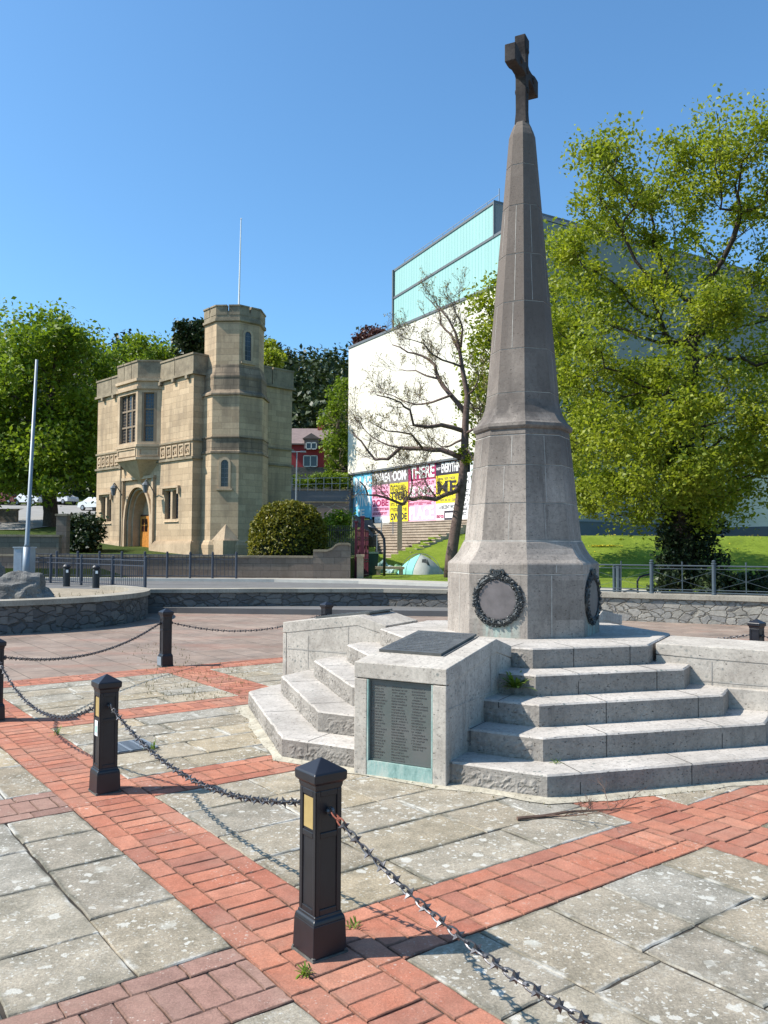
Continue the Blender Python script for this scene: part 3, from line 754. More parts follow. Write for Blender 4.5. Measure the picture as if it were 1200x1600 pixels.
def pedestal(i, gable):
    M = ped_local(i); w = .366; mb = MB(); mb.M = M
    r0, rr_, rb_ = 2.612, 1.67, 1.33
    zt, zr, zb = .804, (.92 if gable else .812), (.83 if gable else .815)
    # body: front pilasters and lintel leave the plaque recess open
    cz = zt-.115
    prof = [(-r0+.05, -.02), (-r0+.05, zt-.10), (-rr_, zr-.10), (-rb_, zb-.10), (-rb_, -.02)]
    def side_ext(pr, x0, x1, mi=0):
        n = len(pr); mb.add([(x0, y, z) for y, z in pr]+[(x1, y, z) for y, z in pr], [tuple(range(n)), tuple(range(2*n-1, n-1, -1))]+[(k, (k+1)%n, n+(k+1)%n, n+k) for k in range(n)], mi)
    side_ext(prof, -w+.003, w-.003)
    pw = .262
    for x0, x1 in ((-w, -pw), (pw, w)): mb.box(x0, x1, -r0, -r0+.046, -.02, zt-.118)
    side_ext([(-r0-.001, zt-.112), (-r0-.001, zt), (-rr_, zr), (-rb_, zb), (-rb_, zb-.095), (-rr_, zr-.105), (-r0+.05, zt-.112)], -w-.002, w+.002)
    # mortar lines on the flanks
    for x in (-w-.0006, w+.0006):
        s = 1 if x > 0 else -1
        for y, z0, z1 in ((-2.28, .33, zt-.12), (-1.78, .40, zr-.12)): mb.add([(x-.001*s*0+s*.0015-s*.003, y-.003, z0), (x+s*.0008, y-.003, z0), (x+s*.0008, y+.003, z0), (x+s*.0008, y+.003, z1), (x+s*.0008, y-.003, z1)], [(1,2,3,4)], 1)
        mb.add([(x+s*.0008, -r0+.05, .52), (x+s*.0008, -rb_, .52), (x+s*.0008, -rb_, .526), (x+s*.0008, -r0+.05, .526)], [(0,1,2,3)], 1)
    if not gable:
        mb.box(-w-.07, w+.07, -r0+.03, -1.6, -.02, .49)
    o = obj("pedestal", mb, [M_PED, M_MORT], memorial)
    md = o.modifiers.new("edge", 'BEVEL'); md.width = .006; md.segments = 2; md.limit_method = 'ANGLE'
    r = random.Random(70+i)
    # stained sill, plaque on the front
    m2 = MB(); m2.M = M; m2.box(-pw+.002, pw-.002, -r0+.004, -r0+.046, -.01, .108)
    for x0, x1 in ((-pw+.0005, -pw+.012), (pw-.012, pw-.0005)): m2.box(x0, x1, -r0+.003, -r0+.046, .1085, zt-.119)
    obj("stained_sill", m2, M_VERD, o)
    m2 = MB(); m2.M = M; yb = -r0+.030
    m2.box(-pw+.013, pw-.013, yb, yb+.02, .112, zt-.12)
    for x0, x1, z0, z1 in ((-pw+.013,-pw+.022,.112,zt-.12),(pw-.022,pw-.013,.112,zt-.12),(-pw+.022,pw-.022,.112,.122),(-pw+.022,pw-.022,zt-.130,zt-.12)): m2.box(x0, x1, yb-.006, yb+.001, z0, z1)
    f = lambda x, z, h: (x, yb-h-.0002, z)
    for c, (xa, xb, rows, za) in enumerate(((-.235,-.105,26,.125),(-.075,.065,27,.118),(.085,.215,22,.215))): glyph_rows(m2, xa, xb, za, .655, rows, f, r)
    obj("names_plaque", m2, [M_BRONZEV, M_LETTER], o)
    if gable:
        # bronze tablet on the sloping top
        k = (zr-zt)/(r0-rr_); zs = lambda y: zt+(y+r0)*k
        ang = math.atan(k); m3_ = MB()
        m3_.M = M @ Matrix.Translation((-.075, -r0+.31, zs(-r0+.31))) @ Matrix.Rotation(ang, 4, 'X')
        m3_.box(-.258, .258, 0, .68, .002, .022); m3_.box(.272, .283, .0, .68, .0015, .006)
        m3_.add([], [])
        f2 = lambda x, z, h: (x, z, .0222+h)
        glyph_rows(m3_, -.22, .22, .04, .66, 13, f2, r, 1, False, .32)
        obj("sloping_tablet", m3_, [M_BRONZE, M_LETTER], o)
pedestal(0, True); pedestal(3, True); pedestal(1, False); pedestal(2, True)

# weed in the step joint, moss tufts
M_WEED = m_leaf("bright_weed_leaf", (.10,.17,.02), (.16,.25,.03), (.22,.30,.05), .35, 3)
def weed(name, pos, n, L, w, label, seed, up=.6, cat="plant", group=None):
    r = random.Random(seed); mb = MB()
    for k in range(n):
        a = r.uniform(0, 6.28); e = r.uniform(.15, 1.2)*up; l = L*r.uniform(.5, 1)
        d = Vector((math.cos(a)*math.cos(e), math.sin(a)*math.cos(e), math.sin(e))); s = Vector((-math.sin(a), math.cos(a), 0))
        p0 = Vector((r.uniform(-.02,.02), r.uniform(-.02,.02), 0)); q = []
        for t, ww, dz in ((0,.25,0),(.4,1,.0),(.75,.8,-.06),(1,.05,-.2)):
            c = p0+d*l*t+Vector((0,0,dz*l)); q += [c-s*w*ww, c+s*w*ww]
        mb.add(q, [(0,1,3,2),(2,3,5,4),(4,5,7,6)])
    o = obj(name, mb, M_WEED, None, recalc=False); o.location = pos
    return tag(o, label, cat, group)

# ================================================================== BOLLARDS AND CHAINS
def make_bollard():
    root = thing("bollard", "", "bollard", (0,0,0), 0, "black chained bollards around the memorial")
    mb = MB(); a = .063
    # base block, shaft with sunk panels, neck and pyramid cap
    mb.prism([(-.080,-.080),(.080,-.080),(.080,.080),(-.080,.080)], .008, .135, 0, [(-.076,-.076),(.076,-.076),(.076,.076),(-.076,.076)])
    sq = lambda r, z: [(-r,-r,z),(r,-r,z),(r,r,z),(-r,r,z)]
    mb.rings([sq(.076,.135), sq(.072,.150), sq(.0655,.156), sq(.0655,.165), sq(.0575,.17), sq(.0565,.655), sq(.062,.66), sq(.066,.675), sq(.066,.683), sq(.078,.695), sq(.079,.726), sq(.076,.732), sq(.004,.776)])
    for q in range(4):
        mb.M = Matrix.Rotation(q*math.pi/2, 4, 'Z')
        for x0, x1, z0, z1 in ((-.0625,-.040,.165,.66),(.040,.0625,.165,.66),(-.040,.040,.165,.19),(-.040,.040,.468,.492),(-.040,.040,.635,.66)):
            mb.box(x0, x1, -.0625, -.055, z0, z1)
    mb.M = Matrix()
    b = obj("post", mb, M_BLACK, root); md = b.modifiers.new("edge", 'BEVEL'); md.width = .003; md.segments = 2; md.limit_method = 'ANGLE'
    mb = MB(); mb.box(-.084, .084, -.084, .084, -.01, .007)
    for x in (-.075, .075):
        for y in (-.075, .075): mb.M = Matrix.Translation((x, y, .009)); mb.lathe([(.009,0),(.009,.006),(.004,.009)], 6)
    mb.M = Matrix(); obj("base_plate", mb, m_plain("dirty_steel_plate", (.10,.095,.085), .8, .4, 30), root)
    return root
bz = rad(-53.26)
bproto = make_bollard()
# local -y faces the viewer's left (the plate side), local +x / -x carry the chain eyes
BOLL = [((-.06,.06), "nearest black bollard with yellow plate and rusty shackle in the foreground", 1, 0),
        ((-2.75,.07), "black bollard with a white sticker below its yellow plate", 1, 1),
        ((-5.58,-.03), "black bollard cut off by the left edge of the photo", 0, 0),
        ((-8.03,2.63), "black bollard before the curved planter wall with grey patch at its foot", 0, 2),
        ((-8.02,5.22), "black bollard mostly hidden behind the sloping left pedestal", 0, 0),
        ((-2.58,7.94), "black bollard behind the low right pedestal, in front of the railed wall", 0, 0),
        ((2.58,.06), "black bollard at the far end of the nearest chain", 0, 0)]
RB = []
for k, ((u, v), lab, plate, extra) in enumerate(BOLL):
    p = uvw(u, v)
    if k == 0: r = bproto; r.location = p; r.rotation_euler = (0,0,bz); r["label"] = lab; WM[r] = Matrix.Translation(p) @ Matrix.Rotation(bz, 4, 'Z')
    else: r = copy_tree(bproto, p, bz, lab)
    RB.append((r, p))
for (r, p), (_, lab, plate, extra) in zip(RB, BOLL):
    if plate:
        mb = MB(); mb.box(-.034, .034, -.0585, -.0567, .503, .628); obj("reflective_plate", mb, M_YEL, r)
    if extra == 1:
        mb = MB(); mb.box(-.028, .028, -.0645, -.0627, .375, .475); mb.box(-.016, .016, -.0650, -.0644, .395, .44, 1); obj("sticker", mb, [M_WHITE, m_plain("green_sticker_print", (.25,.42,.36))], r)
    if extra == 2:
        mb = MB(); mb.box(-.084, .05, -.0835, -.0795, .01, .125); obj("repair_patch", mb, M_GREYM, r)
EYE = .575
def chain(p0, p1, zmin, label, seed):
    r = random.Random(seed); mb = MB()
    z0 = p0.z; sag = z0-zmin; L = (p1-p0).length; n = 200
    pts = [p0.lerp(p1, t/n)-Vector((0,0,4*sag*(t/n)*(1-t/n))) for t in range(n+1)]
    cum = [0]
    for a, b in zip(pts, pts[1:]): cum.append(cum[-1]+(b-a).length)
    tot = cum[-1]; step = .043; N = int(tot/step)
    for k in range(N):
        s = (k+.5)*tot/N; i = min(max(np.searchsorted(cum, s)-1, 0), n-1)
        q = (s-cum[i])/(cum[i+1]-cum[i]); c = pts[i].lerp(pts[i+1], q); d = (pts[i+1]-pts[i]).normalized()
        side = d.cross(Vector((0,0,1))).normalized(); up = side.cross(d)
        B = Matrix((d, side, up)).transposed().to_4x4(); B.translation = c
        tw = (math.pi/2 if k % 2 else 0)+r.uniform(-.35, .35)+.5
        mb.M = B @ Matrix.Rotation(tw, 4, 'X')
        mi = 1 if k < 2 or k >= N-1 else 0
        if mi and seed != 1: mi = 0
        mb.torus(.0112, .0034, 12, 5, 2.45, mi)
        if k % 2 == 1:      # spiked link
            for aa in (0, math.pi/2, math.pi, 1.5*math.pi):
                mb.M = B @ Matrix.Translation((.021,0,0)) @ Matrix.Rotation(tw+aa+.6, 4, 'X'); h = .027
                mb.add([(-.010,-.005,.003),(.010,-.005,.003),(.010,.005,.003),(-.010,.005,.003),(r.uniform(-.006,.006),0,h)], [(0,1,4),(1,2,4),(2,3,4),(3,0,4)])
    for p, d in ((p0, (p1-p0)), (p1, (p0-p1))):
        d = d.normalized(); mb.M = Matrix.Translation(p-d*.012) @ d.to_track_quat('X', 'Z').to_matrix().to_4x4() @ Matrix.Rotation(math.pi/2, 4, 'X'); mb.torus(.017, .006, 12, 6)
        mb.M = Matrix.Translation(p-d*.03) @ d.to_track_quat('Z', 'X').to_matrix().to_4x4(); mb.lathe([(.014,-.012),(.014,.006),(.008,.014)], 8)
    mb.M = Matrix()
    tag(obj("chain", mb, [M_CHAIN, M_RUST], recalc=False, smooth=False), label, "chain", "spiked chains hung between the bollards")
def eye(a, b):
    pa, pb = RB[a][1], RB[b][1]; d = (pb-pa).normalized()
    ax = max([Uv, -Uv, Vv, -Vv], key=lambda q: q.x*d.x+q.y*d.y); bx = max([Uv, -Uv, Vv, -Vv], key=lambda q: -(q.x*d.x+q.y*d.y))
    return pa+Vector((ax.x, ax.y, 0))*.092+Vector((0,0,EYE)), pb+Vector((bx.x, bx.y, 0))*.092+Vector((0,0,EYE))
for k, (a, b, zm, lab) in enumerate(((0,6,.335,"spiked chain with rusty shackle running off the nearest bollard to the lower right"),
        (1,0,.395,"spiked chain sagging between the stickered bollard and the nearest bollard"),
        (2,1,.30,"deeply sagging spiked chain from the left edge to the stickered bollard"),
        (2,3,.40,"thin distant chain between the left edge bollard and the planter wall bollard"),
        (3,4,.40,"thin chain passing behind the sloping left pedestal"))):
    p, q = eye(a, b); chain(p, q, zm, lab, k+1)
p = eye(4, 5)[0]; chain(p, uvw(-5.3, 7.9, EYE), .42, "short stretch of chain left of the obelisk's base", 9)
p = RB[5][1]; chain(p-Vector((Uv.x,Uv.y,0))*.092+Vector((0,0,EYE)), uvw(-5.1, 7.94, EYE), .42, "chain hanging left of the bollard before the railed wall", 10)
chain(p+Vector((Uv.x,Uv.y,0))*.092+Vector((0,0,EYE)), uvw(.0, 7.94, EYE), .42, "chain hanging right of the bollard before the railed wall", 11)

# fallen branch, drain grate, weeds ---------------------------------------
def gpt(px, py, z=0):
    d = _r*((px-600)/FPX) - _u*((py-800)/FPX) + _f
    return Vector((0,0,CAMH)) + d*((z-CAMH)/d.z)
mb = MB(); r = random.Random(8)
def twig(p, d, L, rr, lev):
    pts = [p]; n = 7
    for k in range(n):
        d = (d+Vector((r.uniform(-.25,.25), r.uniform(-.25,.25), r.uniform(-.12,.12)+(.02 if pts[-1].z < .05 else -.06)))).normalized()
        q = pts[-1]+d*L/n; q.z = max(q.z, .008); pts.append(q)
    mb.tube(pts, [rr*(1-.75*k/n) for k in range(n+1)], 5)
    if lev < 3:
        for k in range(2, n):
            for _ in range(2 if lev else 1):
                if r.random() < (.85 if lev else .9): twig(pts[k], (d+Vector((r.uniform(-.8,.8), r.uniform(-.8,.8), r.uniform(0,.75)))).normalized(), L*r.uniform(.25,.5), rr*(1-.75*k/n)*.6, lev+1)
mb.tube([gpt(808,1282)+Vector((0,0,.012)), gpt(850,1278)+Vector((0,0,.012)), gpt(885,1274)+Vector((0,0,.02))], [.012,.011,.009], 6)
twig(gpt(884,1274)+Vector((0,0,.018)), (gpt(1000,1262)-gpt(884,1274)).normalized(), .55, .008, 0)
twig(gpt(850,1278)+Vector((0,0,.012)), (gpt(960,1286)-gpt(850,1278)).normalized(), .42, .006, 1)
tag(obj("fallen_branch", mb, m_plain("dry_twig_bark", (.12,.075,.055), .9, .3, 20)), "dry fallen twig with fine branching ends lying before the steps", "branch")
mb = MB(); c = gpt(203,1167); 
mb.M = Matrix.Translation((c.x, c.y, .004)) @ Matrix.Rotation(OA, 4, 'Z')
for k in range(9): mb.box(-.16+k*.038, -.16+k*.038+.016, -.16, .16, 0, .012)
for y in (-.17, -.06, .05, .15): mb.box(-.17, .175, y, y+.02, -.001, .011)
mb.box(-.18, .185, -.18, .18, -.003, .001, 1); mb.M = Matrix()
tag(obj("drain_grate", mb, [M_GREYM, M_JOINT]), "grey metal drain grate let into flagstones behind the stickered bollard", "drain")
wz = 2*RIS
weed("weed_clump", Vector((MC.x, MC.y, 0))+Vector((*(octv(R0-3*DR, 0)+(octv(1,7)-octv(1,0)).normalized()*.16), 0))*1.012+Vector((0,0,RIS*3+.055)), 70, .20, .011, "bright green weed growing in the steps beside the front pedestal", 1, .9)
weed("grass_tuft", gpt(237,1172), 16, .12, .004, "green tuft growing at the drain grate", 2, 1.2)
weed("grass_tuft", gpt(88,1148), 16, .11, .004, "dark green tuft beside the brick band left of the stickered bollard", 3, 1.2)
weed("grass_tuft", gpt(551,1450), 14, .07, .003, "tiny yellow green sprout at the foot of the nearest bollard", 4, 1.0)
weed("grass_tuft", gpt(868,1192, RIS)+Vector((0,0,.0)), 14, .07, .003, "small weed on the lowest tread right of the front pedestal", 5, 1.0)
weed("grass_tuft", gpt(478,1520), 26, .06, .004, "brownish weed tuft in the joint before the nearest bollard", 6, .9)
# moss and dry weeds in the brick joints near the far bollard
mb = MB(); r = random.Random(21)
for k in range(420):
    if k < 260: px, py = r.uniform(225, 390), r.uniform(1036, 1095)
    elif k < 330: px, py = r.uniform(190, 300), r.uniform(1005, 1040)
    else: px, py = r.uniform(540, 1150), 0
    if k >= 330:
        i = r.choice([6, 7, 0]); t_ = r.random(); w = octv(R0+r.uniform(.06,.16), i)*(1-t_)+octv(R0+r.uniform(.06,.16), i+1)*t_; g = MC+Vector((w.x, w.y, 0))
    else: g = gpt(px, py)
    g = Vector((g.x, g.y, .0)); 
    for _ in range(3):
        a = r.uniform(0, 6.28); l = r.uniform(.015, .05)*(1 if k < 330 else .5); s = Vector((math.cos(a), math.sin(a), 0)); 
        mb.add([g-s*.003, g+s*.003, g+s.cross(Vector((0,0,1)))*l*.6+Vector((0,0,l))], [(0,1,2)])
o = struct(obj("joint_weeds", mb, m_leaf("dry_weed", (.10,.09,.03), (.13,.13,.04), (.22,.15,.07), .3, 4), recalc=False), "stuff")
o["label"] = "sparse dry weeds growing in paving joints"; o["category"] = "weeds"

# ================================================================== PLAZA WALLS AND PLANTER
def wall_strip(name, pts, th, z0, z1, cope, m_body, label, over=.05, ch=.10):
    """stone wall following a plan line, with a projecting coping"""
    root = thing(name, label, "wall", (pts[0][0], pts[0][1], 0))
    def off(d):
        out = []
        for i, p in enumerate(pts):
            a = Vector(pts[max(i-1,0)]); b = Vector(pts[min(i+1,len(pts)-1)]); t = (b-a).normalized(); n = Vector((-t.y, t.x)); out.append(tuple(Vector(p)+n*d))
        return out
    def ext(d0, d1, za, zb):
        mb = MB(); A, B = off(d0), off(d1); n = len(pts)
        for i in range(n-1):
            q = [A[i], A[i+1], B[i+1], B[i]]
            mb.prism(q, za, zb)
        return mb
    # the far face is hidden inside the ground
    A, B = off(0), off(th)
    def solid(d0, d1, za, zb):
        mb = MB(); A, B = off(d0), off(d1); n = len(pts)
        vs = [(x,y,za) for x,y in A]+[(x,y,zb) for x,y in A]+[(x,y,zb) for x,y in B]+[(x,y,za) for x,y in B]
        fs = []
        for i in range(n-1):
            for k in range(4): fs.append((k*n+i, k*n+i+1, ((k+1)%4)*n+i+1, ((k+1)%4)*n+i))
        fs += [(0, n, 2*n, 3*n), (n-1, 2*n-1, 3*n-1, 4*n-1)]
        mb.add(vs, fs); return mb
    obj("body", solid(0, th, z0, z1), m_body, root, world=True)
    if cope is not None: obj("coping", solid(-over, th+over, z1-.002, z1+ch), cope, root, world=True)
    return root
CCX, CCY, CR = -8.9, 18.3, 3.6
arc = [(CCX+CR*math.cos(a), CCY+CR*math.sin(a)) for a in [rad(-175+7*k) for k in range(34)]]
root = wall_strip("planter_wall", arc, .36, -.08, .50, M_COPE, M_RUB, "curved grey rubble planter wall with pale coping, holding boulders", .05, .10)
mb = MB(); mb.prism([(CCX+(CR-.35)*math.cos(a), CCY+(CR-.35)*math.sin(a)) for a in [2*math.pi*k/28 for k in range(28)]], -.08, .50)
obj("gravel_fill", mb, m_stone("dry_planter_soil", (.20,.165,.12), (.36,.30,.22), None, .95, 3, .8, .02), root, world=True)
wall_strip("low_wall", [(-6.02,20.25),(-3,20.85),(0,21.1),(2.2,20.6),(4.6,19.1)], .38, -.08, .46, M_COPE, M_RUB, "low grey rubble wall running across behind the left pedestal", .05, .09)
wall_strip("railed_wall", [(4.62,19.1),(6,18.5),(7.8,17.75),(10,16.6),(14,14.5),(20,11)], .40, -.08, .50, M_COPE, M_RUBL, "pale rubble wall at right carrying a teal grey railing", .05, .10)
def boulder(loc, s, seed, label, rot=0):
    bm = bmesh.new(); bmesh.ops.create_icosphere(bm, subdivisions=5, radius=1)
    for v in bm.verts:
        c = v.co; f = 1+.30*mnoise.noise(c*1.1+Vector((seed*7,0,0)))+.13*mnoise.noise(c*2.6+Vector((seed,3,0)))+.05*mnoise.noise(c*7+Vector((seed,0,0)))+.02*mnoise.noise(c*18)
        r = 1-abs(mnoise.noise(c*1.8+Vector((seed*3,1,2)))); f *= .82+.2*r
        v.co = Vector((c.x*f*s[0], c.y*f*s[1], max(-.3, c.z*f)*s[2]))
    me = bpy.data.meshes.new("boulder"); bm.to_mesh(me); bm.free(); me.materials.append(M_BOULD)
    o = bpy.data.objects.new("boulder", me); COL.objects.link(o); o.location = loc; o.rotation_euler = (0,0,rot); WM[o] = Matrix()
    tag(o, label, "boulder", "boulders in the planter")
boulder((-7.45,17.0,.48), (.80,.55,.60), 1, "broad craggy grey boulder at the front of the planter")
boulder((-8.6,17.9,.50), (.45,.6,1.05), 2, "tall pale boulder behind the broad one, cut by the left edge")
boulder((-7.95,16.2,.50), (.30,.3,.36), 5, "small dark boulder touching the left edge of the photo")
# dry stalks in the planter
mb = MB(); r = random.Random(31)
for k in range(60):
    a = r.uniform(-.9, .5); R = r.uniform(1.2, 2.9); g = Vector((CCX+R*math.cos(a), CCY+R*math.sin(a), .5)); h = r.uniform(.03,.13)
    mb.add([g+Vector((-.006,0,0)), g+Vector((.006,0,0)), g+Vector((r.uniform(-.05,.05),r.uniform(-.05,.05),h))], [(0,1,2)])
o = struct(obj("planter_weeds", mb, m_leaf("dry_planter_weed", (.10,.10,.04), (.16,.14,.06), (.2,.17,.08), .2, 3), recalc=False), "stuff"); o["label"] = "sparse dry weeds in the planter"; o["category"] = "weeds"

# railed wall's fence: each post a part
def ball_post(mb, x, y, z0, z1, r, ball=True):
    mb.M = Matrix.Translation((x, y, z0)); h = z1-z0
    mb.lathe([(r*1.25,0),(r*1.25,.05),(r,.06),(r,h-.09),(r*1.25,h-.085),(r*1.25,h-.06),(r*.6,h-.05),(r*1.0,h-.03),(r*.95,h-.012),(r*.4,h)], 10); mb.M = Matrix()
fr = thing("railing", "teal grey railing with ball topped posts on the pale right wall", "railing", (6, 18.7, .6))
line = [Vector((4.75,19.25,.6)), Vector((6.1,18.68,.6)), Vector((7.9,17.93,.6)), Vector((10.1,16.78,.6)), Vector((14,14.75,.6))]
def along(s):
    for a, b in zip(line, line[1:]):
        L = (b-a).length
        if s <= L: return a.lerp(b, s/L)
        s -= L
    return line[-1]
ss = [.05, 1.37, 2.67, 3.97, 5.27, 6.57, 7.87, 9.17]
posts = [along(s) for s in ss]
for p in posts:
    mb = MB(); ball_post(mb, p.x, p.y, .58, 1.36, .042); obj("post", mb, M_RAILG, fr, world=True, smooth=False)
mb = MB()
for a, b in zip(posts, posts[1:]):
    up = Vector((0,0,1))
    for z, rr in ((.60,.016),(.66,.010),(1.12,.008),(1.19,.016)):
        mb.tube([a+up*(z-.6+.04), b+up*(z-.6+.04)], rr, 6)
    m = a.lerp(b, .5); t = [a.lerp(b, k) for k in (.25,.5,.75)]
    mb.tube([m+up*.06, m+up*.66], .010, 6); mb.tube([m+up*.64, m+up*.72], [.012,.02], 6)
    for q in (a, b):
        mb.tube([q+up*.10, m+up*.30], .0045, 4); mb.tube([q+up*.52, m+up*.30], .0045, 4)
obj("rails", mb, M_RAILG, fr, world=True)
p = along(4.0)
# warning sign on fence
mb = MB(); p = along(3.96); d = (along(4.2)-along(3.8)).normalized(); nn = Vector((d.y, -d.x, 0))
B = Matrix((d, Vector((0,0,1)), nn)).transposed().to_4x4(); B.translation = p+nn*.06+Vector((0,0,.42))
sg = thing("warning_sign", "small white and yellow warning sign hung on the right railing", "sign", p)
mb.M = B; mb.box(-.16,.16,-.11,.11,0,.006); obj("plate", mb, M_WHITE, sg, world=True)
mb = MB(); mb.M = B; mb.box(-.155,.155,-.108,-.045,.0062,.008); mb.add([(-.045,-.03,.0065),(.045,-.03,.0065),(0,.055,.0065)], [(0,1,2)]); obj("yellow_panel", mb, m_plain("sign_yellow", (.72,.60,.10)), sg, world=True)
mb = MB(); mb.M = B; mb.add([(-.022,-.02,.0075),(.022,-.02,.0075),(0,.028,.0075)], [(0,1,2)]); mb.box(-.13,.13,-.075,-.065,.0085,.0095); mb.box(-.1,.1,-.095,-.085,.0085,.0095); obj("symbol", mb, M_BLACK, sg, world=True)
# cycle hoops and twin posts behind the railing
def hoop(pts, label):
    mb = MB(); mb.tube(pts, .03, 8); tag(obj("cycle_hoop", mb, M_BLACK), label, "cycle rack", "black hoops behind the railing")
gz = lambda px, py, Y: P(px, py, Y)
hoop([gz(997,932,24.4), gz(996,916,24.4), gz(996,908,24.4), gz(999,902,24.4), gz(1006,899,24.45), gz(1024,896,24.6), gz(1031,897,24.6), gz(1035,904,24.6), gz(1036,932,24.6)], "tall black cycle hoop behind the railing right of the obelisk")
hoop([gz(971,931,24.2), gz(976,924,24.2), gz(986,922,24.2), gz(996,924,24.2), gz(1000,931,24.2)], "low black cycle hoop left of the tall one")
def twin(px, Y, label, rr):
    c = P(px, 930, Y); mb = MB(); z0 = .2; ball_post(mb, c.x, c.y, z0, z0+.92, rr); tag(obj("street_post", mb, M_RAILG), label, "post", "grey posts behind the railing")
twin(960, 24.0, "slim grey post behind the railing nearest the obelisk", .05)
twin(967, 24.6, "thick grey post behind the railing, second from the obelisk", .075)

# roadside railing (left) ---------------------------------------------------
def picket_fence(name, pts_px, label, ybase, hgt, mat, pick=.13, ends=None):
    pts = [P(px, 900, Y) for px, Y in pts_px]; pts = [Vector((p.x, p.y, ybase)) for p in pts]
    root = thing(name, label, "railing", pts[0])
    for p in pts:
        mb = MB(); ball_post(mb, p.x, p.y, ybase-.06, ybase+hgt, .05); obj("post", mb, mat, root, world=True)
    mb = MB(); up = Vector((0,0,1))
    for a, b in zip(pts, pts[1:]):
        for z in (.12, hgt-.32, hgt-.14): mb.tube([a+up*z, b+up*z], .018, 5)
        n = max(2, int((b-a).length/pick))
        for k in range(1, n): q = a.lerp(b, k/n); mb.tube([q+up*.08, q+up*(hgt-.12)], .010, 4)
    obj("pickets", mb, mat, root, world=True)
    return root
picket_fence("railing", [(227,27.6),(176,29.2),(127,30.8),(79,32.3),(30,33.8)], "dark picket railing along the near side of the road behind the planter", .115, 1.12, M_RAIL)
picket_fence("railing", [(369,34.9),(332,34.95),(297,35.0),(261,35.05),(226,35.1),(190,35.1),(155,35.15),(121,35.2),(88,35.2),(53,35.2)], "slim dark railing before the brown wall of the gatehouse", .20, 1.14, M_RAIL, .16)
for px, Y, lab in ((104,29.9,"left of two short black litter bollards behind the picket railing"),(150,29.0,"right of two short black litter bollards behind the picket railing")):
    c = P(px, 912, Y); rt = thing("litter_post", lab, "bollard", (c.x, c.y, .115), 0, "short black posts by the road")
    mb = MB(); mb.lathe([(.12,0),(.12,.62),(.10,.64),(.10,.66),(.14,.67),(.145,.72),(.09,.78),(.02,.80)], 14); obj("post", mb, M_BLACK, rt)
    mb = MB(); mb.box(.02,.10,-.128,-.115,.50,.60); obj("label_plate", mb, M_WHITE, rt)
# tall lamp post and cabinet
lp = thing("street_pole", "tall plain slim grey pole at the left by the road railing", "pole", P(41, 905, 31))
base = P(41, 905, 31); top = P(57.5, 562, 31)
mb = MB(); mb.tube([base-Vector((0,0,.3)), base+Vector((0,0,1.2))], [.135,.13], 12); mb.tube([base+Vector((0,0,1.2)), base+Vector((0,0,1.3)), top], [.13,.085,.05], 10); obj("column", mb, M_GREYM, lp, world=True, smooth=True)
c = P(38, 890, 32.5); cb = thing("roadside_cabinet", "pale grey metal cabinet at the foot of the tall grey pole", "cabinet", (c.x, c.y, .115))
mb = MB(); mb.box(-.32,.32,-.25,.25,0,1.35); mb.box(-.35,.35,-.28,.28,1.352,1.40); obj("casing", mb, m_plain("light_grey_cabinet_paint", (.36,.38,.39), .5), cb)
mb = MB(); mb.box(-.28,-.01,-.262,-.252,.1,1.28); mb.box(.01,.28,-.262,-.252,.1,1.28); obj("door", mb, m_plain("cabinet_door_paint", (.34,.38,.42), .5), cb)

# ================================================================== GATEHOUSE
GX, GY, GZ = -10.4, 45.0, 1.08
GR = math.atan2(-.717, .697)      # local +x runs to the right along the front, local +y goes into the building
gh = thing("gatehouse", "honey stone gatehouse with oriel window, arched door and octagonal tower", "gatehouse", (GX, GY, GZ), GR)
Z = lambda z: z-GZ
def wall_holes(mb, x0, x1, z0, z1, holes, d, mi=0, y=0.0):
    xs = sorted({x0, x1, *[h[0] for h in holes], *[h[1] for h in holes]}); zs = sorted({z0, z1, *[h[2] for h in holes], *[h[3] for h in holes]})
    for a, b in zip(xs, xs[1:]):
        for c, e in zip(zs, zs[1:]):
            m = ((a+b)/2, (c+e)/2)
            if any(h[0] < m[0] < h[1] and h[2] < m[1] < h[3] for h in holes): continue
            mb.add([(a,y,c),(b,y,c),(b,y,e),(a,y,e)], [(0,1,2,3)], mi)
    for a, b, c, e in holes:
        mb.add([(a,y,c),(b,y,c),(b,y+d,c),(a,y+d,c)], [(0,1,2,3)], mi); mb.add([(a,y,e),(b,y,e),(b,y+d,e),(a,y+d,e)], [(0,1,2,3)], mi)
        mb.add([(a,y,c),(a,y,e),(a,y+d,e),(a,y+d,c)], [(0,1,2,3)], mi); mb.add([(b,y,c),(b,y,e),(b,y+d,e),(b,y+d,c)], [(0,1,2,3)], mi)
FW, SD, TOP = -11.55, 6.75, 12.05     # front runs x from FW to 0; side runs y 0..SD
AX, ARW = -5.95, 1.55                 # arch centre and half width
spring, apex = 3.1, 5.02
mb = MB()
wins = [(-10.85,-9.45,3.05,4.62), (-2.9,-1.42,3.05,4.66)]
holes = [(a,b,Z(c),Z(d)) for a,b,c,d in wins]+[(AX-ARW, AX+ARW, Z(1.08), Z(apex))]
wall_holes(mb, FW, 0, 0, Z(11.0), holes, .32)
# other walls and roof
mb.add([(0,.001,0),(0,SD,0),(0,SD,Z(11)),(0,.001,Z(11))], [(0,1,2,3)])
mb.add([(FW,.001,0),(FW,SD,0),(FW,SD,Z(11)),(FW,.001,Z(11))], [(0,1,2,3)])
mb.add([(FW,SD,0),(0,SD,0),(0,SD,Z(11)),(FW,SD,Z(11))], [(0,1,2,3)])
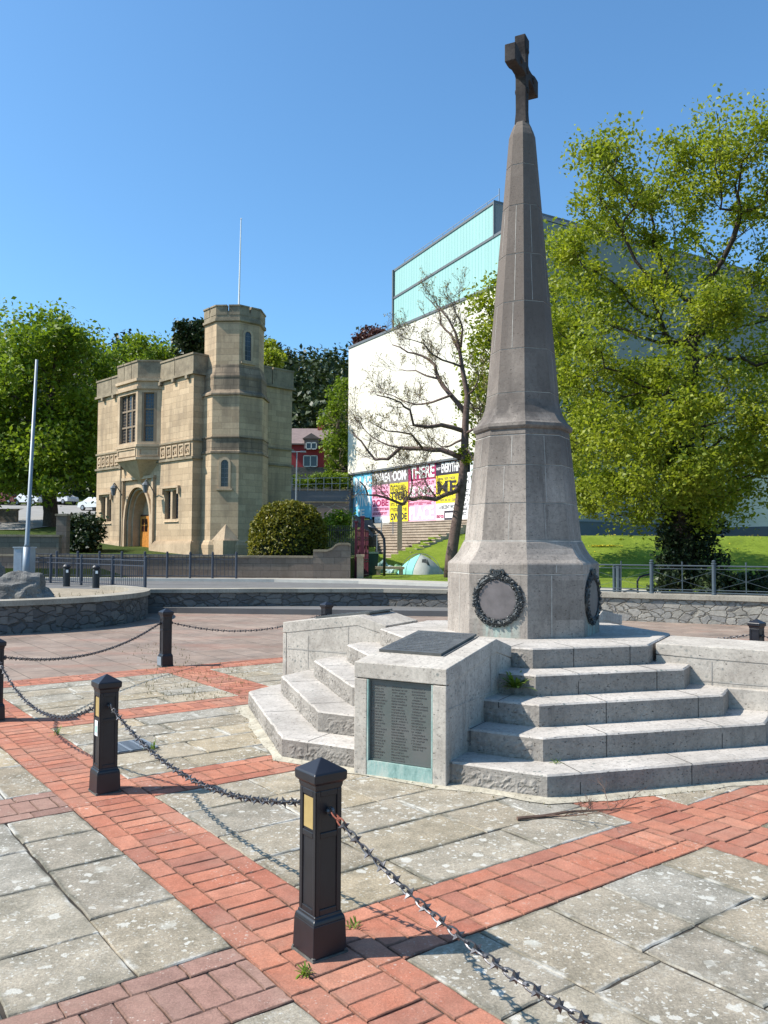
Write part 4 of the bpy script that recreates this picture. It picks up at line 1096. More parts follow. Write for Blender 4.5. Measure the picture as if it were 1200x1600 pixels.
# spandrels of the four-centred arch
K = 16
def archz(t):      # t from -1..1
    a = abs(t); return spring+(apex-.02-spring)*(1-a**2.4)**.62
ap_ = [(AX+ARW*t, Z(archz(t))) for t in [-1+2*k/K for k in range(K+1)]]
for (xa, za), (xb, zb) in zip(ap_, ap_[1:]):
    mb.add([(xa,-.001,za),(xb,-.001,zb),(xb,-.001,Z(apex)+.001),(xa,-.001,Z(apex)+.001)], [(0,1,2,3)])
obj("wall", mb, M_GATE, gh, recalc=False)
# stacked stone bands: plinth, string courses, frieze, parapet
def band_box(mb, z0, z1, p, mi=0, x0=FW, x1=0.0, cut=None):
    for a, b in (([(x0, cut[0]), (cut[1], x1)]) if cut else [(x0, x1)]): mb.box(a-(p if a == x0 else 0), b+(p if b == x1 else 0), -p, .02, Z(z0), Z(z1), mi)
    mb.box(x1-.02, x1+p, .02+.0005, SD+p, Z(z0), Z(z1), mi); mb.box(x0-p, x0+.02, .02+.0005, SD+p, Z(z0), Z(z1), mi)
mb = MB(); cut = (AX-ARW-.32, AX+ARW+.32)
for a, b in ((FW, cut[0]), (cut[1], 0.0)):
    mb = MB(); mb.box(a-(.18 if a == FW else 0), b+(.18 if b == 0 else 0), -.18, .02, Z(1.08), Z(1.62))
    for k in range(3): q = .17-.05*k; mb.box(a-(q if a == FW else 0), b+(q if b == 0 else 0), -q, .02, Z(1.622+k*.07), Z(1.69+k*.07))
    if b == 0: mb.box(-.02, .18, .021, SD+.18, Z(1.08), Z(1.62)); mb.box(-.02, .12, .021, SD+.12, Z(1.622), Z(1.83))
    obj("plinth", mb, M_GTRIM, gh)
mb = MB(); band_box(mb, 6.30, 6.42, .10); band_box(mb, 7.28, 7.38, .08); obj("string_course", mb, M_GDARK, gh)
mb = MB()     # carved frieze panels
for x0, x1 in ((FW+.12, -7.95), (-3.45, -.15)):
    mb = MB(); n = int(round((x1-x0)/.62)); w = (x1-x0)/n
    for k in range(n):
        a = x0+k*w+.06; b = x0+(k+1)*w-.06
        for q in ((a,b,6.52,6.60),(a,b,7.10,7.18),(a,a+.08,6.6,7.1),(b-.08,b,6.6,7.1)): mb.box(q[0],q[1],-.07,.01,Z(q[2]),Z(q[3]))
        mb.M = Matrix.Translation(((a+b)/2, -.03, Z(6.85)))@Matrix.Rotation(math.pi/2,4,'X')@Matrix.Rotation(math.pi/4*(k%2),4,'Z'); mb.lathe([(.17,-.02),(.15,.03),(.06,.015),(.05,.05)], 4 if k%3 else 7); mb.M = Matrix()
    obj("carved_frieze", mb, M_GTRIM, gh)
mb = MB()
for a, b in ((FW, AX-1.75), (AX+2.15, 0)): pass
band_box(mb, 10.92, 11.06, .16)
for x in [FW+.9+1.45*k for k in range(8)]:
    if not -8 < x < -3.5: mb.box(x-.11, x+.11, -.2, .01, Z(10.72), Z(10.918))
th_ = .38
for x0, x1 in ((FW-.06,-9.6),(-9.54,-7.9),(-3.5,-1.95),(-1.89,.06)): mb.box(x0, x1, -.07, th_, Z(11.062), Z(12.0))
for y0, y1 in ((th_+.001, 3.2),(3.26,5.2),(5.26,SD+.06)): mb.box(-th_, .06, y0, y1, Z(11.062), Z(12.0)); mb.box(FW-.06, FW+th_, y0, y1, Z(11.062), Z(12.0))
mb.box(FW+th_, -th_, SD-.3, SD+.06, Z(11.062), Z(12.0)); mb.box(-7.9, -3.5, .05, th_, Z(11.062), Z(12.0))
for x0, x1 in ((FW-.1,-9.62),(-9.52,-7.9),(-3.5,-1.97),(-1.87,.10)): mb.box(x0, x1, -.12, th_+.04, Z(12.0), Z(12.1))
for y0, y1 in ((th_+.041, 3.18),(3.28,5.18),(5.28,SD+.1)): mb.box(-th_-.04, .10, y0, y1, Z(12.0), Z(12.1))
mb.box(FW+.1, -.1, .3, SD-.1, Z(11.0), Z(11.15))
obj("parapet", mb, M_GDARK, gh)
# windows
def leaded(name, parent, x0, x1, z0, z1, y, cols, rows, fr=.07, glass=None, mull=.05):
    mb = MB()
    n = cols
    for k in range(n+1): xx = x0+(x1-x0)*k/n; mb.box(xx-mull/2, xx+mull/2, y-.06, y+.05, z0, z1)
    for k in range(rows+1): zz = z0+(z1-z0)*k/rows; mb.box(x0+.001, x1-.001, y-.055, y+.045, zz-mull/2, zz+mull/2)
    f = obj(name, mb, M_LEAD, parent)
    mb = MB(); mb.box(x0, x1, y+.004, y+.02, z0, z1); g = obj("pane", mb, glass or M_GLASS, f)
    mb = MB()
    for k in range(1, n*3):
        if k % 3: xx = x0+(x1-x0)*k/(n*3); mb.box(xx-.006, xx+.006, y-.004, y+.003, z0, z1)
    R_ = max(4, int((z1-z0)/.22))
    for k in range(1, R_): zz = z0+(z1-z0)*k/R_; mb.box(x0, x1, y-.0045, y+.0025, zz-.006, zz+.006)
    obj("leading", mb, M_EDGE, f)
    return f
for a, b, c, d in wins:
    m = (a+b)/2
    f = leaded("window", gh, a, b, Z(c), Z(d), .24, 2, 1, mull=.06)
    mb = MB(); mb.box(m-.10, m+.10, -.005, .30, Z(c), Z(d)); mb.box(a-.16, b+.16, -.16, .05, Z(d)+.12, Z(d)+.24); mb.box(a-.16, a-.04, -.15, .05, Z(d)-.22, Z(d)+.119); mb.box(b+.04, b+.16, -.15, .05, Z(d)-.22, Z(d)+.119)
    mb.add([(a-.05,-.08,Z(c)-.16),(b+.05,-.08,Z(c)-.16),(b,.3,Z(c)+.02),(a,.3,Z(c)+.02)], [(0,1,2,3)])
    obj("window_surround", mb, M_GTRIM, f)
# arch surround and porch
mb = MB()
def arch_ring(w0, w1, h0, h1, y0, y1):
    """moulded band following the arch between two offsets"""
    def pts(o):
        q = [(AX-ARW-o, Z(1.08))]+[(AX+(ARW+o)*t, Z(spring+(apex-spring+o)*(1-abs(t)**2.4)**.62)) for t in [-1+2*k/20 for k in range(21)]]+[(AX+ARW+o, Z(1.08))]; return q
    A, B = pts(w0), pts(w1)
    n = len(A)
    vs = [(x,y0,z) for x,z in A]+[(x,y0,z) for x,z in B]+[(x,y1,z) for x,z in B]+[(x,y1,z) for x,z in A]
    fs = []
    for k in range(n-1):
        for j in range(4): fs.append((j*n+k, j*n+k+1, ((j+1)%4)*n+k+1, ((j+1)%4)*n+k))
    mb.add(vs, fs)
arch_ring(-.02, .16, 0, 0, -.13, .02); arch_ring(-.16, -.021, 0, 0, .06, .7); arch_ring(-.30, -.161, 0, 0, .3, .9)
mb.box(AX-ARW-.42, AX-ARW-.20, -.17, .01, Z(1.08), Z(5.45)); mb.box(AX+ARW+.20, AX+ARW+.42, -.17, .01, Z(1.08), Z(5.45)); mb.box(AX-ARW-.5, AX+ARW+.5, -.20, .01, Z(5.452), Z(5.62))
obj("door_arch", mb, M_GTRIM, gh)
mb = MB(); xa, xb = AX-ARW+.3, AX+ARW-.3
mb.add([(xa,.9,0),(xb,.9,0),(xb,.9,Z(apex)),(xa,.9,Z(apex))], [(0,1,2,3)])
mb.add([(AX-ARW,.0,0.01),(AX+ARW,0,0.01),(AX+ARW,1.3,0.01),(AX-ARW,1.3,0.01)], [(0,1,2,3)])
obj("porch", mb, M_GTRIM, gh)
mb = MB(); mb.box(AX-1.24, AX+1.24, .78, .89, Z(1.15), Z(3.42)); dr = obj("door", mb, M_OAKD, gh)
for x0, x1 in ((AX-1.12, AX-.03), (AX+.03, AX+1.12)):
    mb = MB()
    for k in range(6): w = (x1-x0)/6; mb.box(x0+k*w+.008, x0+(k+1)*w-.008, .72, .775, Z(1.2), Z(3.32))
    obj("door_leaf", mb, M_OAK, dr)
    mb = MB()
    for a in (0, 1):
        for b in (0, 1): mb.box(x0+.2+a*.37, x0+.2+a*.37+.30, .705, .719, Z(2.4)+b*.42, Z(2.4)+b*.42+.34)
    obj("door_pane", mb, m_plain("dark_door_glass", (.05,.015,.01), .2), dr)
mb = MB()
for x in (AX-ARW-.05, AX+ARW+.75):
    mb.tube([(x-.25,0,Z(4.35)), (x-.2,-.35,Z(4.9)), (x,-.75,Z(5.3)), (x,-.8,Z(5.25))], .03, 6)
    mb.M = Matrix.Translation((x,-.8,Z(4.55))); mb.lathe([(.10,0),(.19,.42),(.22,.44),(.12,.58),(.05,.62),(.03,.72)], 6); mb.M = Matrix()
    obj("lantern", mb, M_EDGE, gh); mb = MB()
mb = MB(); mb.tube([(AX-ARW-.36,-.2,Z(1.1)), (AX-ARW-.36,-.2,Z(6.2))], .05, 8); mb.box(AX-ARW-.47, AX-ARW-.25, -.3, -.1, Z(6.2), Z(6.5)); obj("drainpipe", mb, M_GDARK, gh)
# oriel
OX, OP = -5.62, .98
def orp(e=0.0, y0=.0): return [(OX-2.15-e, y0), (OX-1.22-e*.6, -OP-e), (OX+1.22+e*.6, -OP-e), (OX+2.15+e, y0)]
ori = MB()
ori.prism(orp(), Z(6.62), Z(7.22)); ori.prism(orp(.08), Z(7.222), Z(7.36)); ori.prism(orp(.10), Z(6.48), Z(6.618))
ori.prism(orp(.10), Z(10.55), Z(10.70)); ori.prism(orp(.02), Z(10.702), Z(11.0)); ori.prism(orp(.14), Z(11.0), Z(11.16))
for k in range(5):
    t0, t1 = k/5, (k+1)/5; q = lambda t: [(OX-2.1*(1-t)**.8-.02, .0), (OX-1.2*(1-t)**.9-.01, -OP*(1-t)**.9-.003), (OX+1.2*(1-t)**.9+.01, -OP*(1-t)**.9-.003), (OX+2.1*(1-t)**.8+.02, .0)]
    ori.prism(q(t1), Z(6.478-1.25*t1), Z(6.478-1.25*t0), 0, q(t0))
op = orp()
for (xa, ya), (xb, yb) in zip(op, op[1:]):      # panel frames on the apron and corner piers round the lights
    a, b = Vector((xa, ya)), Vector((xb, yb)); d = (b-a).normalized(); n = Vector((d.y, -d.x)); L = (b-a).length
    def slab(s0, s1, z0, z1, o0, o1, mb=ori):
        p = [a+d*s0+n*o0, a+d*s1+n*o0, a+d*s1+n*o1, a+d*s0+n*o1]; mb.prism([tuple(v) for v in p], z0, z1)
    slab(.12, L-.12, Z(6.70), Z(6.76), -.01, .05); slab(.12, L-.12, Z(7.10), Z(7.16), -.01, .05); slab(.12, .18, Z(6.76), Z(7.10), -.01, .05); slab(L-.18, L-.12, Z(6.76), Z(7.10), -.01, .05)
    slab(0, .24, Z(7.36), Z(10.55), -.30, -.002); slab(L-.24, L, Z(7.36), Z(10.55), -.30, -.002); slab(.24, L-.24, Z(10.36), Z(10.55), -.30, -.004); slab(.24, L-.24, Z(7.36), Z(7.52), -.30, -.004)
orb = obj("oriel", ori, M_GTRIM, gh)
for k, ((xa, ya), (xb, yb)) in enumerate(zip(op, op[1:])):
    a, b = Vector((xa, ya)), Vector((xb, yb)); d = (b-a).normalized(); L = (b-a).length; cols = 3 if k == 1 else 1; s0, s1 = .24, L-.24
    if k != 1: s0, s1 = .36, L-.42
    mb = MB(); mg = MB(); n = Vector((d.y, -d.x))
    B = Matrix(((d.x, -n.x, 0, a.x), (d.y, -n.y, 0, a.y), (0, 0, 1, 0), (0, 0, 0, 1)))
    mb.M = B; mg.M = B
    if k != 1:
        for q0, q1 in ((.24, s0), (s1, L-.24)): mb.box(q0, q1, .02, .3, Z(7.52), Z(10.36))
    for j in range(cols+1): x = s0+(s1-s0)*j/cols; mb.box(x-.05, x+.05, .13, .28, Z(7.52), Z(10.36))
    for j in range(4): z = Z(7.52)+(Z(10.36)-Z(7.52))*j/3; mb.box(s0+.002, s1-.002, .135, .275, z-.05, z+.05)
    mg.box(s0, s1, .20, .215, Z(7.52), Z(10.36))
    f = obj("oriel_light", mb, M_LEAD, gh); obj("pane", mg, M_GLASS if k == 1 else M_GLASSB, f)
    mb = MB(); mb.M = B
    for j in range(1, cols*3):
        if j % 3: x = s0+(s1-s0)*j/(cols*3); mb.box(x-.008, x+.008, .185, .199, Z(7.52), Z(10.36))
    for j in range(1, 15): z = Z(7.52)+(Z(10.36)-Z(7.52))*j/15; mb.box(s0, s1, .186, .198, z-.008, z+.008)
    obj("leading", mb, M_LEAD, f)
mb = MB(); pp = orp(.04)
for (xa, ya), (xb, yb) in zip(pp, pp[1:]):
    a, b = Vector((xa, ya)), Vector((xb, yb)); d = (b-a).normalized(); n = Vector((d.y, -d.x)); L = (b-a).length
    segs = [(0, .8), (.86, 1.7), (1.76, L)] if L > 2 else [(0, L)]
    for s0, s1 in segs:
        mb.prism([tuple(v) for v in (a+d*s0, a+d*s1, a+d*s1-n*.32, a+d*s0-n*.32)], Z(11.162), Z(12.12)); mb.prism([tuple(v) for v in (a+d*s0+n*.05, a+d*s1+n*.05, a+d*s1-n*.34, a+d*s0-n*.34)], Z(12.122), Z(12.22))
obj("oriel_parapet", mb, M_GDARK, gh)
# tower (octagon, faces aligned with the building)
tw = Vector((-8.45, 46.4, 0)); inv = WM[gh].inverted(); tl = inv @ Vector((tw.x, tw.y, GZ))
def oct_rings(mb, prof, mi=0, mis=None):
    mb.M = Matrix.Translation((tl.x, tl.y, 0)); mb.lathe([(r, Z(z)) for r, z in prof], 8, mi, math.pi/8-.05, mis); mb.M = Matrix()
mb = MB(); oct_rings(mb, [(2.12,1.08),(2.12,1.62),(2.02,1.86),(1.97,1.87),(1.97,6.55)]); oct_rings(mb, [(1.93,7.46),(1.93,9.7)]); oct_rings(mb, [(1.66,11.42),(1.66,13.75)])
obj("tower", mb, M_GATE, gh)
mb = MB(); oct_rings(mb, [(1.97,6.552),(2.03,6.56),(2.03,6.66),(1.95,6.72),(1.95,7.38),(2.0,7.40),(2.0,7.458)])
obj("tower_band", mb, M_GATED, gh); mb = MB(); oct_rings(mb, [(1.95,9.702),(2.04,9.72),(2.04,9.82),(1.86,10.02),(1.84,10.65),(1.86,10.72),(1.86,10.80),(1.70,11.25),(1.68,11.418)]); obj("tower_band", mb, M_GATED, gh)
mb = MB(); oct_rings(mb, [(1.66,13.752),(1.78,13.81),(1.78,13.93),(1.70,13.95),(1.70,14.37)]); 
for i in range(8):
    a0 = math.pi/8-.05+i*math.pi/4; p = Vector((1.72*math.cos(a0), 1.72*math.sin(a0))); q = Vector((1.72*math.cos(a0+math.pi/4), 1.72*math.sin(a0+math.pi/4)))
    for s0, s1 in ((0, .46), (.54, 1)):
        a, b = p.lerp(q, s0), p.lerp(q, s1); mb.M = Matrix.Translation((tl.x, tl.y, 0)); mb.prism([tuple(a), tuple(b), tuple(b*.84), tuple(a*.84)], Z(14.15), Z(14.61)); mb.prism([tuple(a*1.03), tuple(b*1.03), tuple(b*.82), tuple(a*.82)], Z(14.612), Z(14.69)); mb.M = Matrix()
obj("tower_parapet", mb, M_GDARK, gh)
def lancet(face_a, R, z0, z1, hw, off=0):
    """narrow arched tower window: frame and pane"""
    ap2 = R*math.cos(math.pi/8); n = Vector((math.cos(face_a), math.sin(face_a), 0)); t = Vector((-n.y, n.x, 0))
    B = Matrix((t, Vector((0,0,1)), n)).transposed().to_4x4(); B.translation = Vector((tl.x, tl.y, 0))+n*ap2+t*off
    def outl(w, a, b): return [(-w, a), (w, a)]+[(w*math.cos(k*math.pi/8), b-w+w*1.0*math.sin(k*math.pi/8)) for k in range(9)]
    A, C = outl(hw, Z(z0), Z(z1)), outl(hw+.13, Z(z0)-.10, Z(z1)+.13); n_ = len(A)
    mb = MB(); mb.M = B
    vs = [(x,y,.05) for x,y in A]+[(x,y,.05) for x,y in C]+[(x,y,-.02) for x,y in C]+[(x,y,-.02) for x,y in A]; fs = []
    for k in range(n_):
        for j in range(4): fs.append((j*n_+k, j*n_+(k+1)%n_, ((j+1)%4)*n_+(k+1)%n_, ((j+1)%4)*n_+k))
    mb.add(vs, fs); mb.box(-hw-.24, hw+.24, Z(z0)-.2, Z(z0)-.10, -.01, .10)
    f = obj("tower_window", mb, M_GTRIM, gh); mb = MB(); mb.M = B; m = len(A); mb.add([(x,y,.008) for x,y in A], [tuple(range(m))])
    for k in range(1, 6): zz = Z(z0)+(z1-z0)*k/6; mb.box(-hw, hw, zz-.01, zz+.01, .009, .014, 1)
    mb.box(-.01, .01, Z(z0), Z(z1)-.02, .009, .0145, 1)
    obj("pane", mb, [M_GLASS, M_EDGE], f)
F0 = -math.pi/2-.05        # the octagon face parallel with the front
lancet(F0+math.pi/4, 1.97, 4.75, 6.2, .20); lancet(F0+math.pi/2, 1.66, 11.7, 13.3, .20, -.10)
mb = MB(); mb.M = Matrix.Translation((tl.x, tl.y, 0)) @ Matrix.Rotation(math.pi/4, 4, 'Z')
ap2 = 2.02*math.cos(math.pi/8)
mb.add([(-.75,-ap2-.02,Z(1.86)),(.75,-ap2-.02,Z(1.86)),(.0,-ap2-.35,Z(1.86)),(0,-ap2+.05,Z(2.75))], [(0,1,3),(0,2,3),(1,2,3)])
mb.prism([(-.8,-ap2+.1),(.8,-ap2+.1),(.0,-ap2-.62)], Z(1.08), Z(1.86)); obj("buttress", mb, M_GTRIM, gh)
mb = MB(); q = P(370, 484, 46.4); qt = P(371.5, 342, 46.4); a = inv @ Vector((tw.x+.2, tw.y, 14.2)); b = inv @ Vector((tw.x+.27, tw.y, qt.z)); mb.tube([a, b], [.055,.028], 8); mb.M = Matrix.Translation(b); mb.lathe([(.0,-.03),(.06,0),(.0,.06)], 8); mb.M = Matrix()
obj("flagpole", mb, M_WHITE, gh)

# brown retaining wall with ramped pier, garden bush, gate -------------------------
wr = wall_strip("garden_wall", [(-21,35.55),(-12,35.55),(-4.0,35.5),(-3.0,35.45)], .32, .05, 1.10, M_GDARK, M_WALLB, "brown block wall with flat coping in front of the gatehouse and clipped bush", .04, .08)
mb = MB(); pts = [(-3.0,.05),(-1.42,.05),(-1.42,1.60),(-1.55,1.66),(-1.9,1.66),(-2.05,1.6),(-2.2,1.45),(-2.42,1.36),(-3.0,1.36)]
n = len(pts); y0, y1 = 35.42, 35.82
mb.add([(x,y0,z) for x,z in pts]+[(x,y1,z) for x,z in pts], [tuple(range(n)), tuple(range(2*n-1,n-1,-1))]+[(k,(k+1)%n,n+(k+1)%n,n+k) for k in range(n)]); obj("ramped_end", mb, M_WALLB, wr, world=True)
mb = MB()
for (xa,za),(xb,zb) in zip(pts[2:], pts[3:]): mb.add([(xa,y0-.05,za+.002),(xb,y0-.05,zb+.002),(xb,y1+.05,zb+.002),(xa,y1+.05,za+.002),(xa,y0-.05,za+.09),(xb,y0-.05,zb+.09),(xb,y1+.05,zb+.09),(xa,y1+.05,za+.09)], [(0,1,2,3),(4,5,6,7),(0,1,5,4),(1,2,6,5),(2,3,7,6),(3,0,4,7)])
obj("ramped_coping", mb, M_GDARK, wr, world=True)
gt = thing("iron_gate", "burgundy ornamental iron gate folded open beside the ramped wall end", "gate", P(560, 905, 36.2))
def postb(px, Y, h, w, nm="post"):
    c = P(px, 905, Y); mb = MB(); mb.box(c.x-w, c.x+w, c.y-w, c.y+w, .1, .1+h); mb.box(c.x-w*1.5, c.x+w*1.5, c.y-w*1.5, c.y+w*1.5, .1+h, .16+h); obj(nm, mb, M_BURG, gt, world=True)
postb(566, 36.3, 2.75, .075); postb(556, 36.9, 2.55, .06)
mb = MB(); A, B = P(555, 905, 36.9), P(575, 905, 38.6)
for k in range(9):
    q = A.lerp(B, k/8); mb.tube([(q.x,q.y,.2),(q.x,q.y,2.5-.25*abs(k-4)/4)], .035, 5)
for z in (.3,.9,1.0,1.9,2.0,2.3): mb.tube([(A.x,A.y,z),(B.x,B.y,z)], .04, 5)
for k in range(4): q = A.lerp(B, (k+.5)/4); mb.M = Matrix.Translation((q.x,q.y,1.45)) @ (B-A).to_track_quat('X','Z').to_matrix().to_4x4() @ Matrix.Rotation(math.pi/2,4,'X'); mb.torus(.2,.03,12,5); mb.M = Matrix()
obj("leaf_grille", mb, M_BURG, gt, world=True)
mb = MB(); c = P(562, 905, 35.9); mb.prism([(c.x-.12,c.y-.12),(c.x+.16,c.y-.12),(c.x+.16,c.y+.16),(c.x-.12,c.y+.16)], .1, 1.15); mb.box(c.x-.16, c.x+.2, c.y-.16, c.y+.2, 1.15, 1.25)
tag(obj("gate_stone", mb, M_GTRIM), "short worn stone stub at the foot of the burgundy gate", "stone post")
mb = MB(); mb.tube([P(575,822,39.5), P(586,826,39.5), P(596,834,39.4), P(600,842,39.4), P(601,856,39.3), P(600,908,39.2)], .065, 8)
tag(obj("handrail", mb, M_BLACK, smooth=True), "thick black bent handrail at the foot of the stairs", "handrail")
mb = MB(); mb.tube([P(555,806,40), P(583,838,40)], .09, 6); mb.tube([P(557,806,40), P(557,905,40)], .05, 6); mb.box(*[v for a in ((P(551,815,40.1).x, P(583,815,40.1).x),(40.1,40.2),(P(551,824,40).z, P(551,812,40).z)) for v in a])
tag(obj("slanted_rail", mb, M_RAIL), "slanting dark metal arm above the burgundy gate", "rail")
# entrance stairs ------------------------------------------------------------------
st = thing("entrance_stairs", "wide flight of brown stone steps rising to the coloured hoardings", "stairs", (0, 61, .45))
M_STAIR = m_stone("brown_stair_stone", (.25,.205,.16), (.42,.355,.285), None, .95, 1.2)
for k in range(15):
    mb = MB(); mb.M = GM; y = -8.1+k*.5; z = .62+k*.172; xr = stair_end(y)+.5
    mb.box(8, xr, y+.02, y+.5, z-.5, z+.130); mb.box(8, xr, y-.025, y+.5, z+.1305, z+.172); obj("stair_step", mb, M_STAIR, st, world=True)
mb = MB(); mb.M = GM; mb.box(-1.5, 20.4, -.6, .9, 1.5, 3.19); struct(obj("terrace", mb, M_PAVE))
mb = MB(); c = P(624.5, 833, 59.5); mb.box(c.x-.17, c.x+.17, c.y-.17, c.y+.17, 1.0, P(624,789,59.5).z); tag(obj("stone_pillar", mb, m_plain("tan_pillar", (.32,.27,.18))), "slim tan pillar standing on the stairs before the yellow hoarding", "pillar")
sr = thing("stair_railing", "thin grey tubular railings on the stairs", "railing", P(590, 850, 63))
for px, Y, pb, pt in ((589,57.5,858,836),(596,61,829,812),(614,61,828,810),(551,64,826,806)):
    a = P(px, pb, Y); b = P(px, pt, Y); mb = MB(); mb.tube([a-Vector((0,0,.3)), b], .035, 6); obj("post", mb, M_GREYM, sr, world=True)
mb = MB(); mb.tube([P(576,836,57.5), P(589,836,57.5), P(596,829,59)], .03, 6); obj("rail", mb, M_GREYM, sr, world=True)

# tent, bags and bin ---------------------------------------------------------------
tc = P(657, 896, 42); tn = thing("dome_tent", "small dome tent, turquoise on the left and grey on the right, pitched on the lawn", "tent", (tc.x, tc.y, .2), rad(8))
mb = MB(); rx, ry, hh = 1.10, .90, 1.02; nu, nv = 24, 8
vs = []; fs = []; ms = []
for j in range(nv+1):
    e = j/nv*math.pi/2
    for i in range(nu):
        a = 2*math.pi*i/nu; sq = 1+.13*math.cos(4*a+math.pi)*(-1)
        q_ = j/nv; r_ = (1-q_**1.9)*(1-.10*abs(math.cos(2*a))*math.sin(math.pi*min(1,q_*1.1)))+.001; vs.append((rx*r_*math.cos(a)*sq, ry*r_*math.sin(a)*sq, hh*q_*(1+.015*math.sin(9*a))))
for j in range(nv):
    for i in range(nu): fs.append((j*nu+i, j*nu+(i+1)%nu, (j+1)*nu+(i+1)%nu, (j+1)*nu+i)); ms.append(0 if .30 < i/nu < .66 else 1)
mb.v += vs; mb.f += fs; mb.m += ms
ft = obj("flysheet", mb, [M_TENTT, M_TENTG], tn, smooth=True, recalc=False)
mb = MB(); ww = 1.02
for s in (0, 1):
    mb.tube([(rx*1.0*math.cos(a)*(.8), ry*.8*math.cos(a)*(1 if s else -1), hh*1.02*max(0,math.sin(a))**.9) for a in [math.pi*k/14 for k in range(15)]], .014, 5)
obj("pole", mb, M_EDGE, tn)
mb = MB(); mb.add([(-.12,-.80,.02),(.32,-.80,.02),(.20,-.50,.78),(-.02,-.52,.76)], [(0,1,2,3)]); mb.add([(.2,-.86,.0),(.55,-.62,.0),(.24,-.5,.8)], [(0,1,2)]); obj("dark_opening_and_flap", mb, m_plain("dark_tent_opening", (.10,.10,.095), .9), tn)  # dark sheet stands for the shaded opening of the closed flysheet, plus a flap
def heap(name, px, py, Y, s, m, seed, label, cat, group=None):
    c = P(px, py, Y); bm = bmesh.new(); bmesh.ops.create_icosphere(bm, subdivisions=4, radius=1)
    for v in bm.verts:
        q = v.co; f = 1+.3*mnoise.noise(q*1.5+Vector((seed,0,0)))+.16*mnoise.noise(q*4+Vector((0,seed,0))); v.co = Vector((q.x*s[0]*f, q.y*s[1]*f, max(-.1, q.z)*s[2]*f))
    me = bpy.data.meshes.new(name); bm.to_mesh(me); bm.free(); me.materials.append(m); o = bpy.data.objects.new(name, me); COL.objects.link(o); o.location = (c.x, c.y, .2); WM[o] = Matrix(); tag(o, label, cat, group)
heap("tarpaulin_heap", 597, 893, 43.5, (.42,.4,.62), m_plain("teal_tarp", (.13,.22,.20), .6, .7, 3), 3, "crumpled dark teal tarpaulin heap left of the tent", "tarpaulin")
heap("plastic_bags", 612, 893, 43.2, (.40,.4,.38), m_plain("pale_blue_bag", (.30,.42,.42), .5, .6, 3.5), 6, "pale blue bags lying between the tarpaulin and the tent", "bags")
heap("bedding_bundle", 622, 894, 43, (.30,.3,.46), m_plain("green_bundle", (.17,.30,.15), .7, .5, 3), 9, "green bundle against the tent's left side", "bundle")
c = P(577, 897, 41.5); mb = MB(); mb.prism([(-.38,-.36),(.38,-.36),(.38,.36),(-.38,.36)], 0, 1.05, 0, [(-.46,-.42),(.46,-.42),(.46,.42),(-.46,.42)]); mb.prism([(-.5,-.46),(.5,-.46),(.5,.46),(-.5,.46)], 1.052, 1.13, 0, [(-.44,-.4),(.44,-.4),(.44,.4),(-.44,.4)])
bn = obj("wheelie_bin", mb, m_plain("dark_green_plastic", (.02,.05,.035), .5)); bn.location = (c.x, c.y, .18); tag(bn, "dark green bin between the gate and the tarpaulin", "bin")
c = P(609, 903, 41); bq = thing("stone_bench", "low pale stone bench on the grass in front of the bags", "bench", (c.x, c.y, .18))
mb = MB(); mb.box(-.72,.72,-.22,.22,.30,.42); obj("seat", mb, M_GTRIM, bq)
for s in (-1, 1): mb = MB(); mb.box(s*.55-.1, s*.55+.1, -.18,.18,-.05,.298); obj("leg", mb, M_GTRIM, bq)

# ================================================================== GALLERY
GL, GD = 20.6, 34.0
ga = thing("art_gallery", "huge white clad building with turquoise ribbed upper storeys and text hoardings at its foot", "gallery", (GA.x, GA.y, 3.64))
def gp_(s, d): p = GA+g1*s+g2*d; return (p.x, p.y)
# local frame: +x along g1, +y = g2 inward, z up
def gobj(name, mb, m, parent=None, label=None): return obj(name, mb, m, parent or ga, label, world=True)
mb = MB(); mb.M = GM; mb.add([(0,0,7.15),(GL,0,7.15),(GL,0,16.95),(0,0,16.95)], [(0,1,2,3)]); mb.add([(0,0,7.15),(0,GD,7.15),(0,GD,16.95),(0,0,16.95)], [(0,1,2,3)]); mb.add([(0,0,7.15),(GL,0,7.15),(GL,.7,7.15),(0,.7,7.15)], [(0,1,2,3)]); mb.add([(0,0,16.95),(GL,0,16.95),(GL,GD,16.95),(0,GD,16.95)], [(0,1,2,3)])
gobj("clad_wall", mb, M_CLAD)
mb = MB(); mb.M = GM; mb.box(0, GL, -.06, .02, 16.85, 17.02); gobj("wall_edging", mb, M_EDGE); mb = MB(); mb.M = GM; mb.box(0,GL,-.05,.5,7.02,7.148); gobj("soffit_edging", mb, M_EDGE)
mb = MB(); mb.M = GM; mb.box(.0, GL, .70, .9, .0, 7.15); mb.box(.02, GL-.02, -.02, 1, 3.0, 3.27); gobj("recessed_base", mb, M_GREYP)
# shaded right hand face and its dark plinth
mb = MB(); mb.M = GM
mb.add([(GL,0,0),(GL,GD,0),(GL,GD,20.35),(GL,0,20.35)], [(0,1,2,3)]); gobj("shaded_wall", mb, M_GREYP)
mb = MB(); mb.M = GM; mb.box(GL-.2, GL+.12, -.05, GD, .2, 3.05); mb.box(GL-.2, GL+.15, -.05, GD, 3.052, 3.1, 0); gobj("dark_plinth", mb, M_GREYD)
